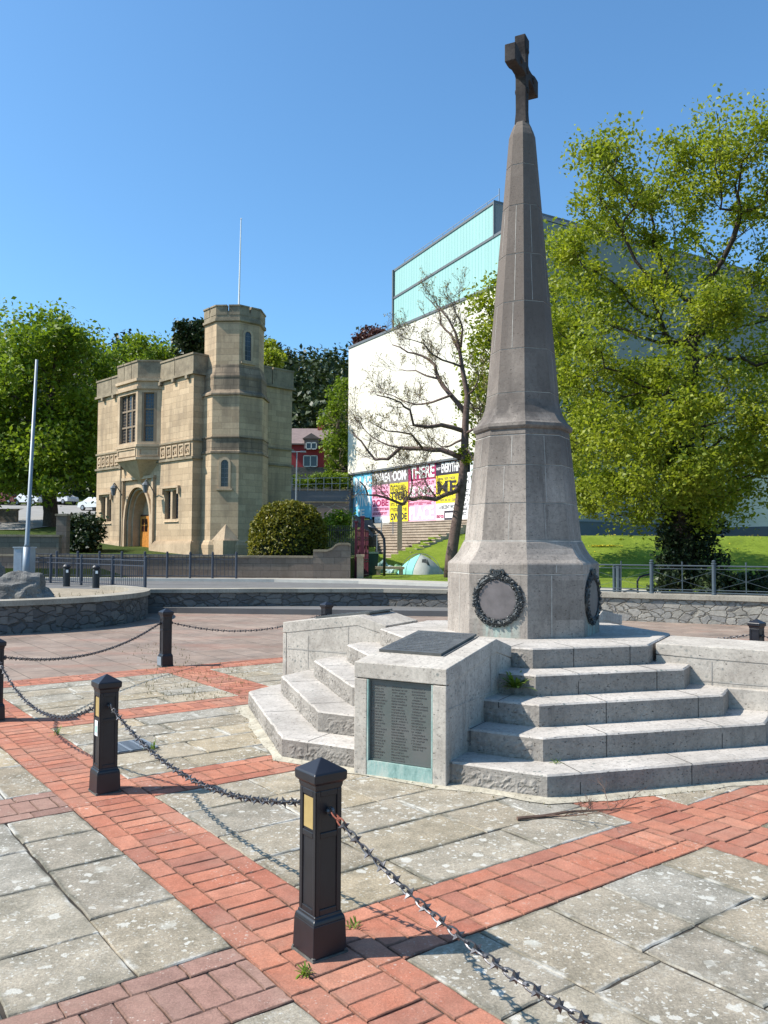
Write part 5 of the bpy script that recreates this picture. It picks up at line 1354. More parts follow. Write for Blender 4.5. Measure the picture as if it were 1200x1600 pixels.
# turquoise tiers (their eaves climb to the right)
def tier(s0, s1, y, za0, za1, zb0, zb1, name):
    mb = MB(); mb.M = GM
    mb.add([(s0,y,za0),(s1,y,za1),(s1,y,zb1),(s0,y,zb0)], [(0,1,2,3)]); gobj(name, mb, M_TURQ)
tier(5.8, GL, .55, 16.9, 16.9, 19.38, 20.40, "turquoise_band"); tier(5.8, 17.35, .60, 19.38, 19.95, 21.4, 22.3, "turquoise_fly_tower")
mb = MB(); mb.M = GM
mb.add([(5.8,.55,16.9),(5.8,20,16.9),(5.8,20,21.4),(5.8,.55,21.4)], [(0,1,2,3)])
mb.add([(17.35,.60,19.9),(17.35,26,19.9),(17.35,26,22.3),(17.35,.60,22.3)], [(0,1,2,3)])
mb.add([(5.8,.6,21.4),(17.35,.6,22.3),(17.35,26,22.3),(5.8,26,21.4)], [(0,1,2,3)]); mb.add([(5.8,.55,19.38),(GL,.55,20.4),(GL,26,20.4),(5.8,26,19.38)], [(0,1,2,3)])
gobj("tower_flank", mb, M_GREYP)
mb = MB(); mb.M = GM
for (s0,z0),(s1,z1),y in (((5.8,19.36),(GL,20.38),.50),((5.8,21.38),(17.37,22.28),.55)): mb.add([(s0,y,z0),(s1,y,z1),(s1,y,z1+.16),(s0,y,z0+.16),(s0,y+.3,z0+.16),(s1,y+.3,z1+.16)], [(0,1,2,3),(3,2,5,4)])
mb.add([(17.4,.5,22.28),(17.4,26,22.28),(17.4,26,22.46),(17.4,.5,22.46)], [(0,1,2,3)]); mb.box(5.68,5.8,.45,.75,16.9,21.5); mb.box(17.33,17.41,.5,.62,20.2,22.4); gobj("roof_edging", mb, M_EDGE)
mb = MB(); mb.M = GM
for k in range(10): s = 6.5+k*1.2; z = 21.5+(s-5.8)*.078; mb.tube([(s,1.0,z),(s,1.0,z+.55)], .022, 4)
mb.tube([(6.5,1.0,22.1),(17.3,1.0,22.94)], .022, 4); mb.tube([(17.3,1.0,22.3),(17.3,1.0,23.3)], .03, 4); gobj("roof_rail", mb, M_GREYM)
# sunlit wing seen through the big tree
mb = MB(); mb.M = GM; mb.add([(GL+.0,15.2,2.2),(GL+5.0,15.2,2.2),(GL+5.0,15.2,9.3),(GL,15.2,9.3)], [(0,1,2,3)]); mb.add([(GL+5,15.2,1.2),(GL+5,34,1.2),(GL+5,34,9.3),(GL+5,15.2,9.3)], [(0,1,2,3)]); mb.add([(GL,15.2,9.3),(GL+5,15.2,9.3),(GL+5,34,9.3),(GL,34,9.3)], [(0,1,2,3)]); gobj("side_wing", mb, M_CLAD)
mb = MB(); mb.M = GM; mb.box(GL+5.001, GL+5.1, 15.1, 34, 1.1, 3.05); mb.box(GL+.1, GL+5.1, 15.1, 15.199, 1.0, 2.9); gobj("wing_plinth", mb, M_GREYD)
mb = MB(); mb.M = GM
for k in range(6): mb.box(GL+5.01, GL+5.06, 16.5+k*2.4, 18.0+k*2.4, 3.6, 8.6)
gobj("wing_glazing", mb, m_glass("pale_blue_glazing", (.30,.40,.48), .15))
# hoardings with lettering
BOLD = None
def lettering(txt, s0, s1, z0, z1, y, m, parent, spacing=1.0, off=.03, serif=False):
    cu = bpy.data.curves.new("lettering", 'FONT'); cu.body = txt; cu.size = 1; cu.offset = off; cu.space_character = spacing; cu.resolution_u = 3
    o = bpy.data.objects.new("tmp", cu); COL.objects.link(o); bpy.context.view_layer.update()
    dg = bpy.context.evaluated_depsgraph_get(); me = bpy.data.meshes.new_from_object(o.evaluated_get(dg)); bpy.data.objects.remove(o)
    co = np.empty(len(me.vertices)*3); me.vertices.foreach_get("co", co); co = co.reshape(-1,3); a, b = co.min(0), co.max(0)
    mb = MB(); mb.M = GM
    vs = [(s0+(x-a[0])/(b[0]-a[0])*(s1-s0), y, z0+(yy-a[1])/(b[1]-a[1])*(z1-z0)) for x, yy, _ in co]
    if serif:
        pass
    mb.add(vs, [tuple(p.vertices) for p in me.polygons]); bpy.data.meshes.remove(me)
    return obj("lettering", mb, m, parent, world=True, recalc=False)
def flat(c, n): return m_plain(n, c, .6, .04, 1.5, 0, .05)
C_BLUE = flat((.16,.50,.68), "sky_blue_print"); C_PINK = flat((.86,.42,.56), "pink_print"); C_YEL = flat((.80,.66,.035), "yellow_print"); C_MAR = flat((.33,.03,.10), "maroon_print")
C_DARK = flat((.035,.03,.045), "near_black_print"); C_W = flat((.80,.79,.77), "white_print"); C_PALE = flat((.88,.66,.72), "pale_pink_print"); C_GREY = flat((.20,.17,.17), "grey_brown_print"); C_LB = flat((.72,.80,.84), "pale_blue_print")
YB, YL = .10, .085
def hoarding(s0, s1, z0, z1, m, y=YB, name="hoarding"):
    mb = MB(); mb.M = GM; mb.box(s0+.01, s1-.01, y, y+.06, z0, z1); return gobj(name, mb, m)
def scrib(parent, s0, s1, z0, z1, rows, m, seed, hh=.6):
    """rows of lettering too small to read in the photo"""
    r = random.Random(seed); mb = MB(); mb.M = GM
    glyph_rows(mb, s0, s1, z0, z1, rows, lambda x, z, h: (x, YL+.004-h, z), r, 0, False, hh); o = obj("small_lettering", mb, m, parent, world=True, recalc=False)
zt, zb = 7.02, 3.40
h = hoarding(.0, .72, 3.27, zt, C_GREY, YB+.02); h.data.materials[0] = M_GREYP
h = hoarding(.72, 3.55, zb, zt, C_BLUE)
lettering("IM\u00b7AE", .95, 3.4, 5.75, 6.75, YL, C_W, h, .95); lettering("DYNA", .95, 3.45, 4.55, 5.55, YL, C_W, h, .95); lettering("\u2019E", 1.5, 2.5, 3.75, 4.35, YL, C_W, h)
h = hoarding(3.55, 8.55, 6.0, zt, C_GREY); lettering("TINAEA \u00b7OOM\u00b7", 3.75, 8.4, 6.15, 6.85, YL, C_W, h, .95)
h = hoarding(3.55, 6.1, 3.72, 5.995, C_PINK); scrib(h, 3.7, 5.95, 5.0, 5.9, 3, C_MAR, 1); lettering("2OBE", 3.7, 5.95, 4.45, 4.95, YL, C_MAR, h); scrib(h, 3.7, 5.95, 3.78, 4.4, 2, C_MAR, 2)
h = hoarding(3.95, 6.1, 3.27, 3.715, C_W); scrib(h, 4.05, 6.0, 3.42, 3.66, 1, C_LB, 3)
h = hoarding(6.1, 8.55, 3.30, 5.995, C_YEL); scrib(h, 6.25, 8.4, 5.4, 5.95, 1, C_DARK, 4); lettering("TYOU", 6.25, 8.4, 4.75, 5.4, YL, C_DARK, h); scrib(h, 6.25, 8.4, 3.95, 4.7, 2, C_DARK, 5); lettering("SVVIDE", 6.25, 8.4, 3.42, 3.9, YL, C_DARK, h)
h = hoarding(8.55, 11.9, 6.0, zt+.06, C_MAR); lettering("THERE", 8.75, 11.75, 6.12, 6.98, YL, C_W, h, .92)
h = hoarding(8.55, 11.9, 3.26, 5.995, C_PINK); scrib(h, 8.75, 11.75, 5.6, 5.95, 1, C_MAR, 6); lettering("IS NO", 8.75, 11.7, 4.95, 5.6, YL, C_W, h, .92); scrib(h, 8.75, 11.75, 4.3, 4.9, 2, C_MAR, 7); lettering("PLACE", 8.7, 11.7, 3.36, 4.25, YL, C_W, h, .92)
mb = MB(); mb.M = GM; mb.box(8.552, 8.70, YB-.012, YB-.002, 3.3, 5.99); obj("maroon_border", mb, C_MAR, h, world=True)
h = hoarding(11.9, 15.0, 6.15, zt+.06, C_DARK); lettering("EVERYTHING", 12.55, 14.9, 6.3, 6.95, YL, C_W, h, .92); lettering("NOT", 12.0, 12.45, 6.5, 6.68, YL, C_W, h)
h = hoarding(11.9, 14.45, 4.35, 6.145, C_YEL); scrib(h, 12.0, 14.3, 5.8, 6.05, 1, C_GREY, 8)
lettering("ME", 12.1, 14.2, 4.98, 5.75, YL, C_DARK, h, 1.1, .03)
mb = MB(); mb.M = GM      # slab serifs
for a in (12.06,12.62,13.18,13.36,13.36): pass
for a, w in ((12.02,.36),(12.92,.36),(13.32,.3)):
    mb.box(a, a+w, YL-.004, YL-.001, 4.96, 5.04)
    mb.box(a, a+w, YL-.004, YL-.001, 5.70, 5.78)
obj("serif", mb, C_DARK, h, world=True); scrib(h, 12.0, 14.3, 4.42, 4.92, 2, C_GREY, 9)
h = hoarding(11.9, 14.45, 3.86, 4.345, C_W); lettering("A RECENT WORK", 12.3, 14.3, 3.98, 4.22, YL, C_DARK, h, 1.0, .01)
h = hoarding(11.9, 12.85, 3.27, 3.855, C_PALE); lettering("mo\u00b7co", 12.0, 12.8, 3.4, 3.62, YL, C_MAR, h)
h = hoarding(12.85, 14.45, 3.27, 3.855, C_DARK); mb = MB(); mb.M = GM; mb.box(13.0, 14.4, YL-.006, YL, 3.4, 3.72); obj("white_box", mb, C_W, h, world=True); 
h = hoarding(14.45, 15.6, 3.27, 6.145, C_W); scrib(h, 14.55, 15.5, 3.5, 6.0, 9, C_DARK, 11, .6)
h = hoarding(15.6, 20.4, 3.27, zt, C_LB); lettering("OC", 15.7, 16.6, 5.4, 6.1, YL, C_DARK, h); lettering("CY", 15.7, 16.7, 4.3, 5.1, YL, C_DARK, h)

# ================================================================== TREES
def leaf_cloud(centers, spread, n, size, rng, flatten=.8, up=.25, aspect=.6, prob=None):
    """n small folded leaves scattered round cluster centres"""
    C = np.array(centers); k = rng.integers(0, len(C), n) if prob is None else rng.choice(len(C), n, p=prob)
    sp = np.array(spread)[k][:, None] if np.ndim(spread) else spread
    d = np.clip(rng.normal(size=(n, 3)), -1.7, 1.7); d[:, 2] *= flatten
    p = C[k] + d*sp*.55
    nrm = rng.normal(size=(n, 3)); nrm[:, 2] = np.abs(nrm[:, 2])+up; nrm /= np.linalg.norm(nrm, axis=1)[:, None]
    a = rng.normal(size=(n, 3)); a -= nrm*(a*nrm).sum(1)[:, None]; a /= np.linalg.norm(a, axis=1)[:, None]; b = np.cross(nrm, a)
    s = size*rng.uniform(.6, 1.35, n)[:, None]
    v = np.stack([p-a*s*.5, p+b*s*aspect*.5-a*s*.02+nrm*s*.10, p+a*s*.55, p-b*s*aspect*.5-a*s*.02+nrm*s*.10], 1).reshape(-1, 3)
    return v
def leaf_obj(name, v, m, parent, kind=None):
    n = len(v)//4; me = bpy.data.meshes.new(name)
    me.vertices.add(len(v)); me.vertices.foreach_set("co", v.astype(np.float32).ravel())
    me.loops.add(4*n); me.loops.foreach_set("vertex_index", np.arange(4*n, dtype=np.int32)); me.polygons.add(n); me.polygons.foreach_set("loop_start", np.arange(0, 4*n, 4, dtype=np.int32))
    try: me.polygons.foreach_set("loop_total", np.full(n, 4, dtype=np.int32))
    except Exception: pass
    me.update(calc_edges=True); me.validate(); me.materials.append(m)
    o = bpy.data.objects.new(name, me); COL.objects.link(o); o.parent = parent
    if parent is not None: o.matrix_parent_inverse = WM[parent].inverted()
    WM[o] = Matrix(); return o
def grow(trunk, targets, rng, wob=.12, back=.55, pathw=.45):
    """limbs from a trunk polyline to every target point; returns nodes, parents"""
    PL = [0.0]*len(trunk); N = [np.array(p, float) for p in trunk]; Pn = [-1]+list(range(len(trunk)-1)); base = np.array(trunk[0])
    T = sorted(targets, key=lambda t: np.linalg.norm(np.array(t)-N[len(trunk)-1])*1.0)
    for t in T:
        t = np.array(t); A = np.array(N); d = t-A; L = np.linalg.norm(d, axis=1)
        rise = d[:, 2]/(L+1e-6)
        cost = L*(1+back*np.clip(.25-rise, 0, 2)) + pathw*np.array(PL); cost[A[:, 2] < base[2]+.22*(np.array(trunk)[-1][2]-base[2])] += 3
        i = int(cost.argmin()); a = A[i]; L0 = L[i]; n = max(2, min(6, int(L0/.6)))
        side = rng.normal(size=3)*wob*L0; par = i
        for k in range(1, n+1):
            u = k/n; q = a+(t-a)*u+side*math.sin(math.pi*u)*.5+np.array([0,0,-.10*L0*math.sin(math.pi*u)])
            if k < n: q = q+rng.normal(size=3)*wob*.25*L0/n
            PL.append(PL[par]+float(np.linalg.norm(q-N[par]))); N.append(q); Pn.append(par); par = len(N)-1
    return N, Pn
def skin(N, Pn, r_tip, r_base, expo=1.75, sides=6, trunk_n=0):
    n = len(N); acc = [0.0]*n; kids = [0]*n
    for i in range(n-1, 0, -1):
        if kids[i] == 0: acc[i] = r_tip**expo
        acc[Pn[i]] += acc[i]; kids[Pn[i]] += 1
    R = [a**(1/expo) if a else r_tip for a in acc]
    k = r_base/max(R[0], 1e-6); 
    R = [r_tip+(r-r_tip)*max(0, (r_base-r_tip)/max(R[0]-r_tip, 1e-6)) for r in R]
    mb = MB()
    for i in range(1, n):
        a, b = Vector(N[Pn[i]]), Vector(N[i]); d = (b-a)
        if d.length < 1e-4: continue
        d.normalize(); s = d.orthogonal().normalized(); u = d.cross(s); sd = sides if R[i] > .03 else 4
        ra = min(R[Pn[i]], R[i]*1.25) if Pn[i] >= trunk_n else R[i]*1.08
        if i < trunk_n: ra = R[Pn[i]]
        rg = [[c+(s*math.cos(2*math.pi*j/sd)+u*math.sin(2*math.pi*j/sd))*r for j in range(sd)] for c, r in ((a-d*ra*.3, ra), (b+d*R[i]*.15, R[i]))]
        o = len(mb.v); mb.v += [tuple(p) for r in rg for p in r]
        for j in range(sd): mb.f.append((o+j, o+(j+1)%sd, o+sd+(j+1)%sd, o+sd+j)); mb.m.append(0)
    return mb
def blobs_to_points(blobs, rng, shell=.35):
    """cluster points inside crown ellipsoids (cx,cy,cz,rx,ry,rz,count)"""
    out = []
    for cx, cy, cz, rx, ry, rz, n in blobs:
        for _ in range(n):
            d = rng.normal(size=3); d /= np.linalg.norm(d); r = rng.uniform(shell, 1)**.6
            out.append((cx+d[0]*rx*r, cy+d[1]*ry*r, cz+d[2]*rz*r))
    return out
def px_blobs(lst, Y, depth):
    out = []
    for px, py, rx, ry, n in lst:
        c = P(px, py, Y); k = Y/FPX; out.append((c.x, Y+(hash((px, py)) % 7-3)*.12*depth, c.z, rx*k, depth*min(1, rx*k/2.2+.3), ry*k, n))
    return out
def tree(name, label, Y, base_px, trunk_px, blobs, depth, m_leaf_, m_bark, seed, nleaf, lsize, spread, r_base, r_tip=.012, group=None, zbase=None, cat="tree", wob=.12, sides=6, thin=None, front=None):
    rng = np.random.default_rng(seed); b = P(*base_px, Y)
    if zbase is not None: b.z = zbase
    root = thing(name, label, cat, b, 0, group)
    trunk = [tuple(b)]+[tuple(P(x, y, Y)+Vector((0, rng.normal()*.1, 0))) for x, y in trunk_px]
    pts = blobs_to_points(px_blobs(blobs, Y, depth), rng)
    for px, py, rx, ry, n, dy in (front or []): pts += blobs_to_points(px_blobs([(px, py, rx, ry, n)], Y+dy, .8), rng)
    N, Pn = grow(trunk, pts, rng, wob)
    t = obj("trunk", skin(N, Pn, r_tip, r_base, sides=sides, trunk_n=len(trunk)), m_bark, root, world=True, smooth=True, uv=False, recalc=False)
    sp = spread*rng.uniform(.6, 1.35, len(pts))
    w = None
    if thin: w = np.where(np.array(pts)[:, 2] > thin[0], thin[1], 1.0); w = w*rng.uniform(.35, 1.65, len(pts)); w /= w.sum()
    leaf_obj("crown", leaf_cloud(pts, sp, nleaf, lsize, rng, prob=w), m_leaf_, root)
    return root
big = tree("broadleaf_tree", "big yellow green tree with ivy clad trunk standing behind the right railing", 23.0, (1066,935),
    [(1066,880),(1068,800),(1070,720),(1074,640),(1078,570),(1080,530)],
    [(930,295,45,32,10),(985,290,55,40,13),(1050,275,60,42,15),(1120,262,60,38,16),(1185,268,55,45,15),(1250,290,60,50,12),(1080,232,22,16,3),(1150,225,36,16,4),(905,275,20,18,4),
     (960,340,55,40,9),(1050,330,60,45,10),(1140,320,70,50,11),(1220,340,60,60,12),(890,400,30,35,8),(950,430,60,45,12),(1040,420,60,45,9),(1150,420,70,50,10),(1240,450,70,70,14),
     (890,490,35,50,12),(960,510,65,50,16),(1060,510,70,45,12),(1170,530,80,60,20),(1270,540,70,80,18),(895,590,35,60,12),(965,610,75,60,24),(1060,620,75,60,22),(1170,640,85,70,26),(1280,650,70,90,18),
     (915,690,42,45,14),(990,710,65,50,20),(1085,720,75,50,20),(1180,740,70,50,18),(925,765,38,34,11),(1000,778,50,38,14),(1090,785,50,40,12),(1160,785,45,28,7),(985,812,26,14,3)],
    3.4, M_LF_SPRING, M_BARKD, 4, 98000, .115, .50, .31, .010, zbase=.3, wob=.09, thin=(6.3, .9), front=[(1060,560,70,50,9,-2.3),(1075,640,80,50,10,-2.6),(1050,720,80,45,10,-2.6),(1090,770,60,35,7,-2.2),(1110,480,60,40,6,-2.2),(970,680,50,50,7,-2),(1170,690,60,60,8,-2.4)])
# ivy on the trunk
rng = np.random.default_rng(77); pts = []
for k in range(120):
    t = rng.uniform(0, 1); c = P(1066+4*math.sin(t*5), 930-250*t, 23.0); w = .55*(1-.6*t)*rng.uniform(.4, 1.3); a = rng.uniform(0, 6.28); pts.append((c.x+w*math.cos(a), c.y+w*math.sin(a), c.z))
for k in range(46):
    c = P(rng.uniform(1030, 1125), rng.uniform(820, 915), 22.6); pts.append((c.x, c.y+rng.uniform(-.5,.3), c.z))
leaf_obj("ivy", leaf_cloud(pts, .26, 11000, .12, rng), M_LF_IVY, big)
rng = np.random.default_rng(78); pts = [tuple(P(rng.uniform(1095,1215), rng.uniform(898,932), 21.5+rng.uniform(-.6,.6))) for _ in range(50)]
o = leaf_obj("shrub", leaf_cloud(pts, .22, 2600, .13, rng), M_LF_IVY, None); tag(o, "low dark shrub behind the railing right of the ivy clad trunk", "shrub")
tree("broadleaf_tree", "leafy tree rising directly behind the obelisk, right of the bare tree", 40.0, (800,880), [(800,820),(798,740),(795,650)],
    [(752,500,28,40,10),(765,560,35,50,14),(748,620,20,40,8),(800,480,40,60,14),(800,620,50,70,18),(860,420,40,50,12),(870,520,45,70,16),(880,640,45,70,16),(770,700,25,50,7),(885,740,40,50,10)],
    3.0, M_LF_SPRING, M_BARK, 9, 15000, .21, .85, .3, .014, zbase=.5)
tree("broadleaf_tree", "broad fresh green tree left of the gatehouse behind the tall pole", 66.0, (77,838), [(78,800),(76,740),(78,680),(80,620)],
    [(30,530,50,38,14),(95,535,55,32,16),(140,570,36,36,10),(0,590,60,60,16),(60,600,70,55,22),(125,640,45,55,16),(20,680,60,55,18),(75,690,60,50,16),(135,700,35,50,12),(-20,720,60,60,12),(150,750,20,35,6),(20,750,50,35,10),(110,745,40,32,8)],
    5.5, M_LF_MID, M_BARKD, 13, 30000, .38, 1.4, .6, .02, zbase=2.2)
tree("broadleaf_tree", "second green tree partly outside the left edge of the photo", 69.0, (-40,835), [(-40,780),(-40,700)],
    [(-60,560,80,60,20),(-30,640,70,70,20),(-60,740,70,50,14),(10,700,40,60,10)], 5.0, M_LF_MID, M_BARKD, 14, 12000, .38, 1.4, .5, .02, zbase=2.4)
tree("broadleaf_tree", "pale thin crowned tree showing above the gatehouse parapet", 82.0, (232,800), [(232,700),(232,620)], [(215,552,28,18,10),(245,552,30,20,10),(232,575,50,25,12),(190,580,20,20,5),(275,570,20,18,5)], 4, M_LF_MID, M_BARK, 15, 5000, .36, 1.3, .35, .03, zbase=4.5)
tree("pine_tree", "dark pine with tufted crown left of the gatehouse tower", 78.0, (305,800), [(305,700),(303,600),(303,550)], [(290,522,15,10,6),(312,513,14,10,6),(300,545,24,14,8),(318,540,14,16,6)], 2.5, M_LF_PINE, M_BARKD, 16, 5000, .42, .75, .3, .03, zbase=4.2)
tree("broadleaf_tree", "bright green tree just right of the gatehouse tower top", 84.0, (425,800), [(425,700),(425,600)], [(422,550,16,16,8),(432,570,18,20,8),(418,575,12,25,6)], 2.5, M_LF_SPRING, M_BARK, 17, 3500, .34, 1.0, .3, .03, zbase=4.7)
tree("copper_tree", "copper leaved tree top behind the gallery's left corner", 105.0, (580,800), [(580,700),(580,600)], [(572,528,22,12,9),(592,532,16,14,6),(575,550,30,18,8)], 3, M_LF_COP, M_BARKD, 18, 3200, .42, 1.1, .3, .03, zbase=7)
tree("broadleaf_tree", "young green tree beside the gallery's left edge above the red house", 92.0, (528,760), [(528,720),(528,660)], [(530,620,16,28,9),(522,660,20,30,10),(535,690,16,30,8),(515,700,12,20,4),(528,725,14,16,4)], 2.5, M_LF_MID, M_BARK, 19, 5500, .32, .95, .25, .03, zbase=7)
# bare tree: main limbs traced, twigs grown
def bare_tree():
    Y = 38.0; q = lambda x, y, dy=0: P(480+x*.375, 280+y*.375, Y+dy)
    b = P(704, 893, Y); root = thing("bare_tree", "nearly leafless tree with twisting branches in front of the white gallery wall", "tree", b)
    rr = random.Random(6); mb = MB(); tips = []
    tr = [b-Vector((0,0,.3)), q(600,1570), q(622,1430), q(645,1280), q(655,1150), q(660,1000), q(668,900), q(648,800), q(636,720), q(618,640), q(590,585), q(545,530)]
    mb.tube(tr, [.33,.265,.235,.215,.19,.16,.13,.105,.085,.065,.045,.03], 9)
    limbs = [([(660,975),(590,890),(540,825),(530,775),(480,735),(420,720),(355,690)], .12, 1.0), ([(655,1050),(560,1020),(500,1030),(440,1020),(425,960),(385,930),(290,900)], .11, -.8),
      ([(642,1160),(560,1130),(480,1120),(390,1120),(340,1165),(280,1168),(225,1095),(195,1060)], .13, .6), ([(650,1235),(618,1300),(540,1330),(470,1328),(415,1332),(395,1360),(330,1330),(255,1312),(220,1260)], .13, -1.2),
      ([(648,1085),(600,1110),(560,1115),(520,1080)], .06, 1.2), ([(668,900),(708,852),(715,800)], .06, -.8), ([(660,1060),(715,1030),(740,980)], .07, -1), ([(540,830),(450,800),(385,790)], .05, .8),
      ([(636,720),(600,650),(560,600),(545,545),(495,490)], .07, .7), ([(640,780),(560,755),(480,690),(400,660)], .06, -1.4), ([(600,900),(520,930),(450,940),(350,900),(265,885)], .06, 1.5),
      ([(640,700),(645,620),(622,560),(600,500)], .06, -.5), ([(415,1332),(440,1280),(430,1200),(390,1180)], .05, .9), ([(540,1330),(500,1270),(480,1210)], .045, -.6), ([(480,1120),(430,1060),(330,1050),(260,1010)], .06, -.9),
      ([(390,1120),(300,1090),(250,1060),(205,990)], .045, .5), ([(668,920),(700,960),(735,940)], .05, .9), ([(655,1110),(700,1180),(735,1260)], .05, -1)]
    starts = []
    for pl, r0, dy in limbs:
        n = len(pl); pts = [q(x, y, dy*(k/(n-1))**1.1*2.2) for k, (x, y) in enumerate(pl)]
        fine = []
        for a, c in zip(pts, pts[1:]):
            for t in (0, .5): fine.append(a.lerp(c, t)+(Vector((rr.uniform(-.05,.05), rr.uniform(-.05,.05), rr.uniform(-.05,.05))) if fine else Vector()))
        fine.append(pts[-1]); m = len(fine); mb.tube(fine, [1.02*r0*(1-.78*k/(m-1)) for k in range(m)], 6)
        for k in range(2, m):
            starts.append((fine[k], (fine[k]-fine[k-1]).normalized(), r0*(1-.78*k/(m-1))))
            if rr.random() < .15: starts.append((fine[k].lerp(fine[k-1], .5), (fine[k]-fine[k-1]).normalized(), r0*(1-.78*k/(m-1))))
    for k in range(6, len(tr)): starts.append((tr[k], (tr[k]-tr[k-1]).normalized(), .06))
    def tw(p, d, L, r, lev):
        n = 4; pts = [p]
        for k in range(n):
            d = (d+Vector((rr.uniform(-.4,.4), rr.uniform(-.4,.4), rr.uniform(-.22,.42)))).normalized(); pts.append(pts[-1]+d*L/n)
        mb.tube(pts, [max(.0065, r*(1-.7*k/n)) for k in range(n+1)], 4, 0, False)
        tips.append(tuple(pts[-1]))
        if lev < 2:
            for k in range(1, n+1):
                for _ in range(2 if k == n else 1):
                    dd = (d+Vector((rr.uniform(-1,1), rr.uniform(-1,1), rr.uniform(-.5,.9)))).normalized(); tw(pts[k], dd, L*rr.uniform(.5,.75), r*.55, lev+1)
    for p, d, r in starts:
        dd = (d+Vector((rr.uniform(-1.1,1.1), rr.uniform(-1,1), rr.uniform(-.5,1.1)))).normalized(); tw(p, dd, rr.uniform(.45, .95), min(.024, r*.45), 0)
    obj("trunk", mb, M_BARKP, root, world=True, uv=False, recalc=False, smooth=True)
    rng = np.random.default_rng(5); leaf_obj("opening_buds", leaf_cloud(tips, .10, int(len(tips)*1.8), .075, rng), M_LF_BUD, root)
    pts = [tuple(P(rng.uniform(716,738), rng.uniform(698,725), Y-.2)) for _ in range(8)]; leaf_obj("trunk_sprouts", leaf_cloud(pts, .25, 260, .16, rng), M_LF_SPRING, root)
bare_tree()
# clipped domed bush
bc = P(450, 868, 41.0); bush = thing("clipped_bush", "large domed clipped bush of bronze green leaves behind the brown wall", "bush", (bc.x, bc.y, 1.05))
rng = np.random.default_rng(3); n = 17000; d = rng.normal(size=(n,3)); d[:,2] = np.abs(d[:,2]); d /= np.linalg.norm(d, axis=1)[:,None]
r_ = (rng.uniform(.92, 1.03, n)+np.array([.05*mnoise.noise(Vector(q*3.2))+.035*mnoise.noise(Vector(q*8)) for q in d])+(rng.random(n) < .02)*.05)[:,None]; prof = d*r_*np.array([1.92,1.8,1.0]); prof[:,2] = d[:,2]**.62*2.72*r_[:,0]; prof[:,2] *= 1+.0*d[:,0]
ctr = prof+np.array([bc.x, bc.y, 1.03]); v = leaf_cloud(ctr, .03, n, .14, rng)
leaf_obj("crown", v, M_LF_BUSH, bush)
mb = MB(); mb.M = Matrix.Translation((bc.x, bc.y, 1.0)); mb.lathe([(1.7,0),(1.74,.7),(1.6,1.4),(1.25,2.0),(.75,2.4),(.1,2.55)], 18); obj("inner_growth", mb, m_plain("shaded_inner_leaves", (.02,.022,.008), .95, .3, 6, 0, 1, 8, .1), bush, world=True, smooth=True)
# far wood on the hillside
rng = np.random.default_rng(22); pts = []; sp = []
for k in range(260):
    x = rng.uniform(-75, 16); y = rng.uniform(104, 165); z = terr(x, y); h = rng.uniform(7, 13)
    for j in range(8): pts.append((x+rng.normal()*2.4, y+rng.normal()*2.0, z+h*rng.uniform(.05, 1.0)))
o = struct(leaf_obj("hillside_wood", leaf_cloud(pts, 2.3, 120000, .9, rng), M_LF_PINE, None), "stuff"); o["label"] = "dark wood covering the hillside behind"; o["category"] = "wood"
# near left shrubs, walls, hill road, cars -----------------------------------------
rng = np.random.default_rng(23); pts = [tuple(P(rng.uniform(108,150), rng.uniform(812,862), 47+rng.uniform(-1,1))) for _ in range(60)]
tag(leaf_obj("shrub", leaf_cloud(pts, .55, 4500, .24, rng), M_LF_IVY, None), "dark shaded shrub against the left side of the gatehouse", "shrub")
def flatwall(name, x0, x1, Y, yt, yb, m, label, th=.4):
    a, b = P(x0, yt, Y), P(x1, yt, Y); mb = MB(); mb.box(a.x, b.x, Y, Y+th, P(x0, yb, Y).z-.6, a.z); mb.box(a.x-.05, b.x+.05, Y-.05, Y+th+.05, a.z, a.z+.10, 1); return tag(obj(name, mb, [m, M_GDARK]), label, "wall")
flatwall("garden_wall", -60, 92, 40.0, 838, 868, M_WALLB, "low dark wall left of the gatehouse behind the boulders")
flatwall("gate_pier", 88, 104, 41.0, 806, 866, M_WALLB, "dark square stone pier at the end of the low left wall", .5)
flatwall("hill_wall", -80, 150, 108.0, 768, 792, M_RUB, "long rubble wall behind the parked cars up the hill")
flatwall("car_park_wall", -40, 26, 70.0, 797, 822, M_WALLB, "dark wall below the parked cars at the left edge")
mb = MB(); mb.add([tuple(Vector((x, y, terr(x, y)+.06))) for x, y in ((-62,88),(-24,94),(-24,101.5),(-62,101.5))], [(0,1,2,3)]); mb.add([tuple(Vector((x, y, terr(x, y)+.07))) for x, y in ((-34,62),(-27,62),(-24,78),(-26,94),(-40,94))], [(0,1,2,3,4)]); struct(obj("hill_road", mb, m_plain("worn_tarmac", (.26,.25,.235), .9, .12, .6)))
M_CARW = m_plain("white_car_paint", (.62,.63,.65), .25, .03, 2, 0, 0, 40, .001, .6); M_CARR = m_plain("dark_red_car_paint", (.14,.012,.02), .25, .05, 2, 0, 0, 40, .001, .6); M_TYRE = m_plain("tyre_rubber", (.02,.02,.02), .9)
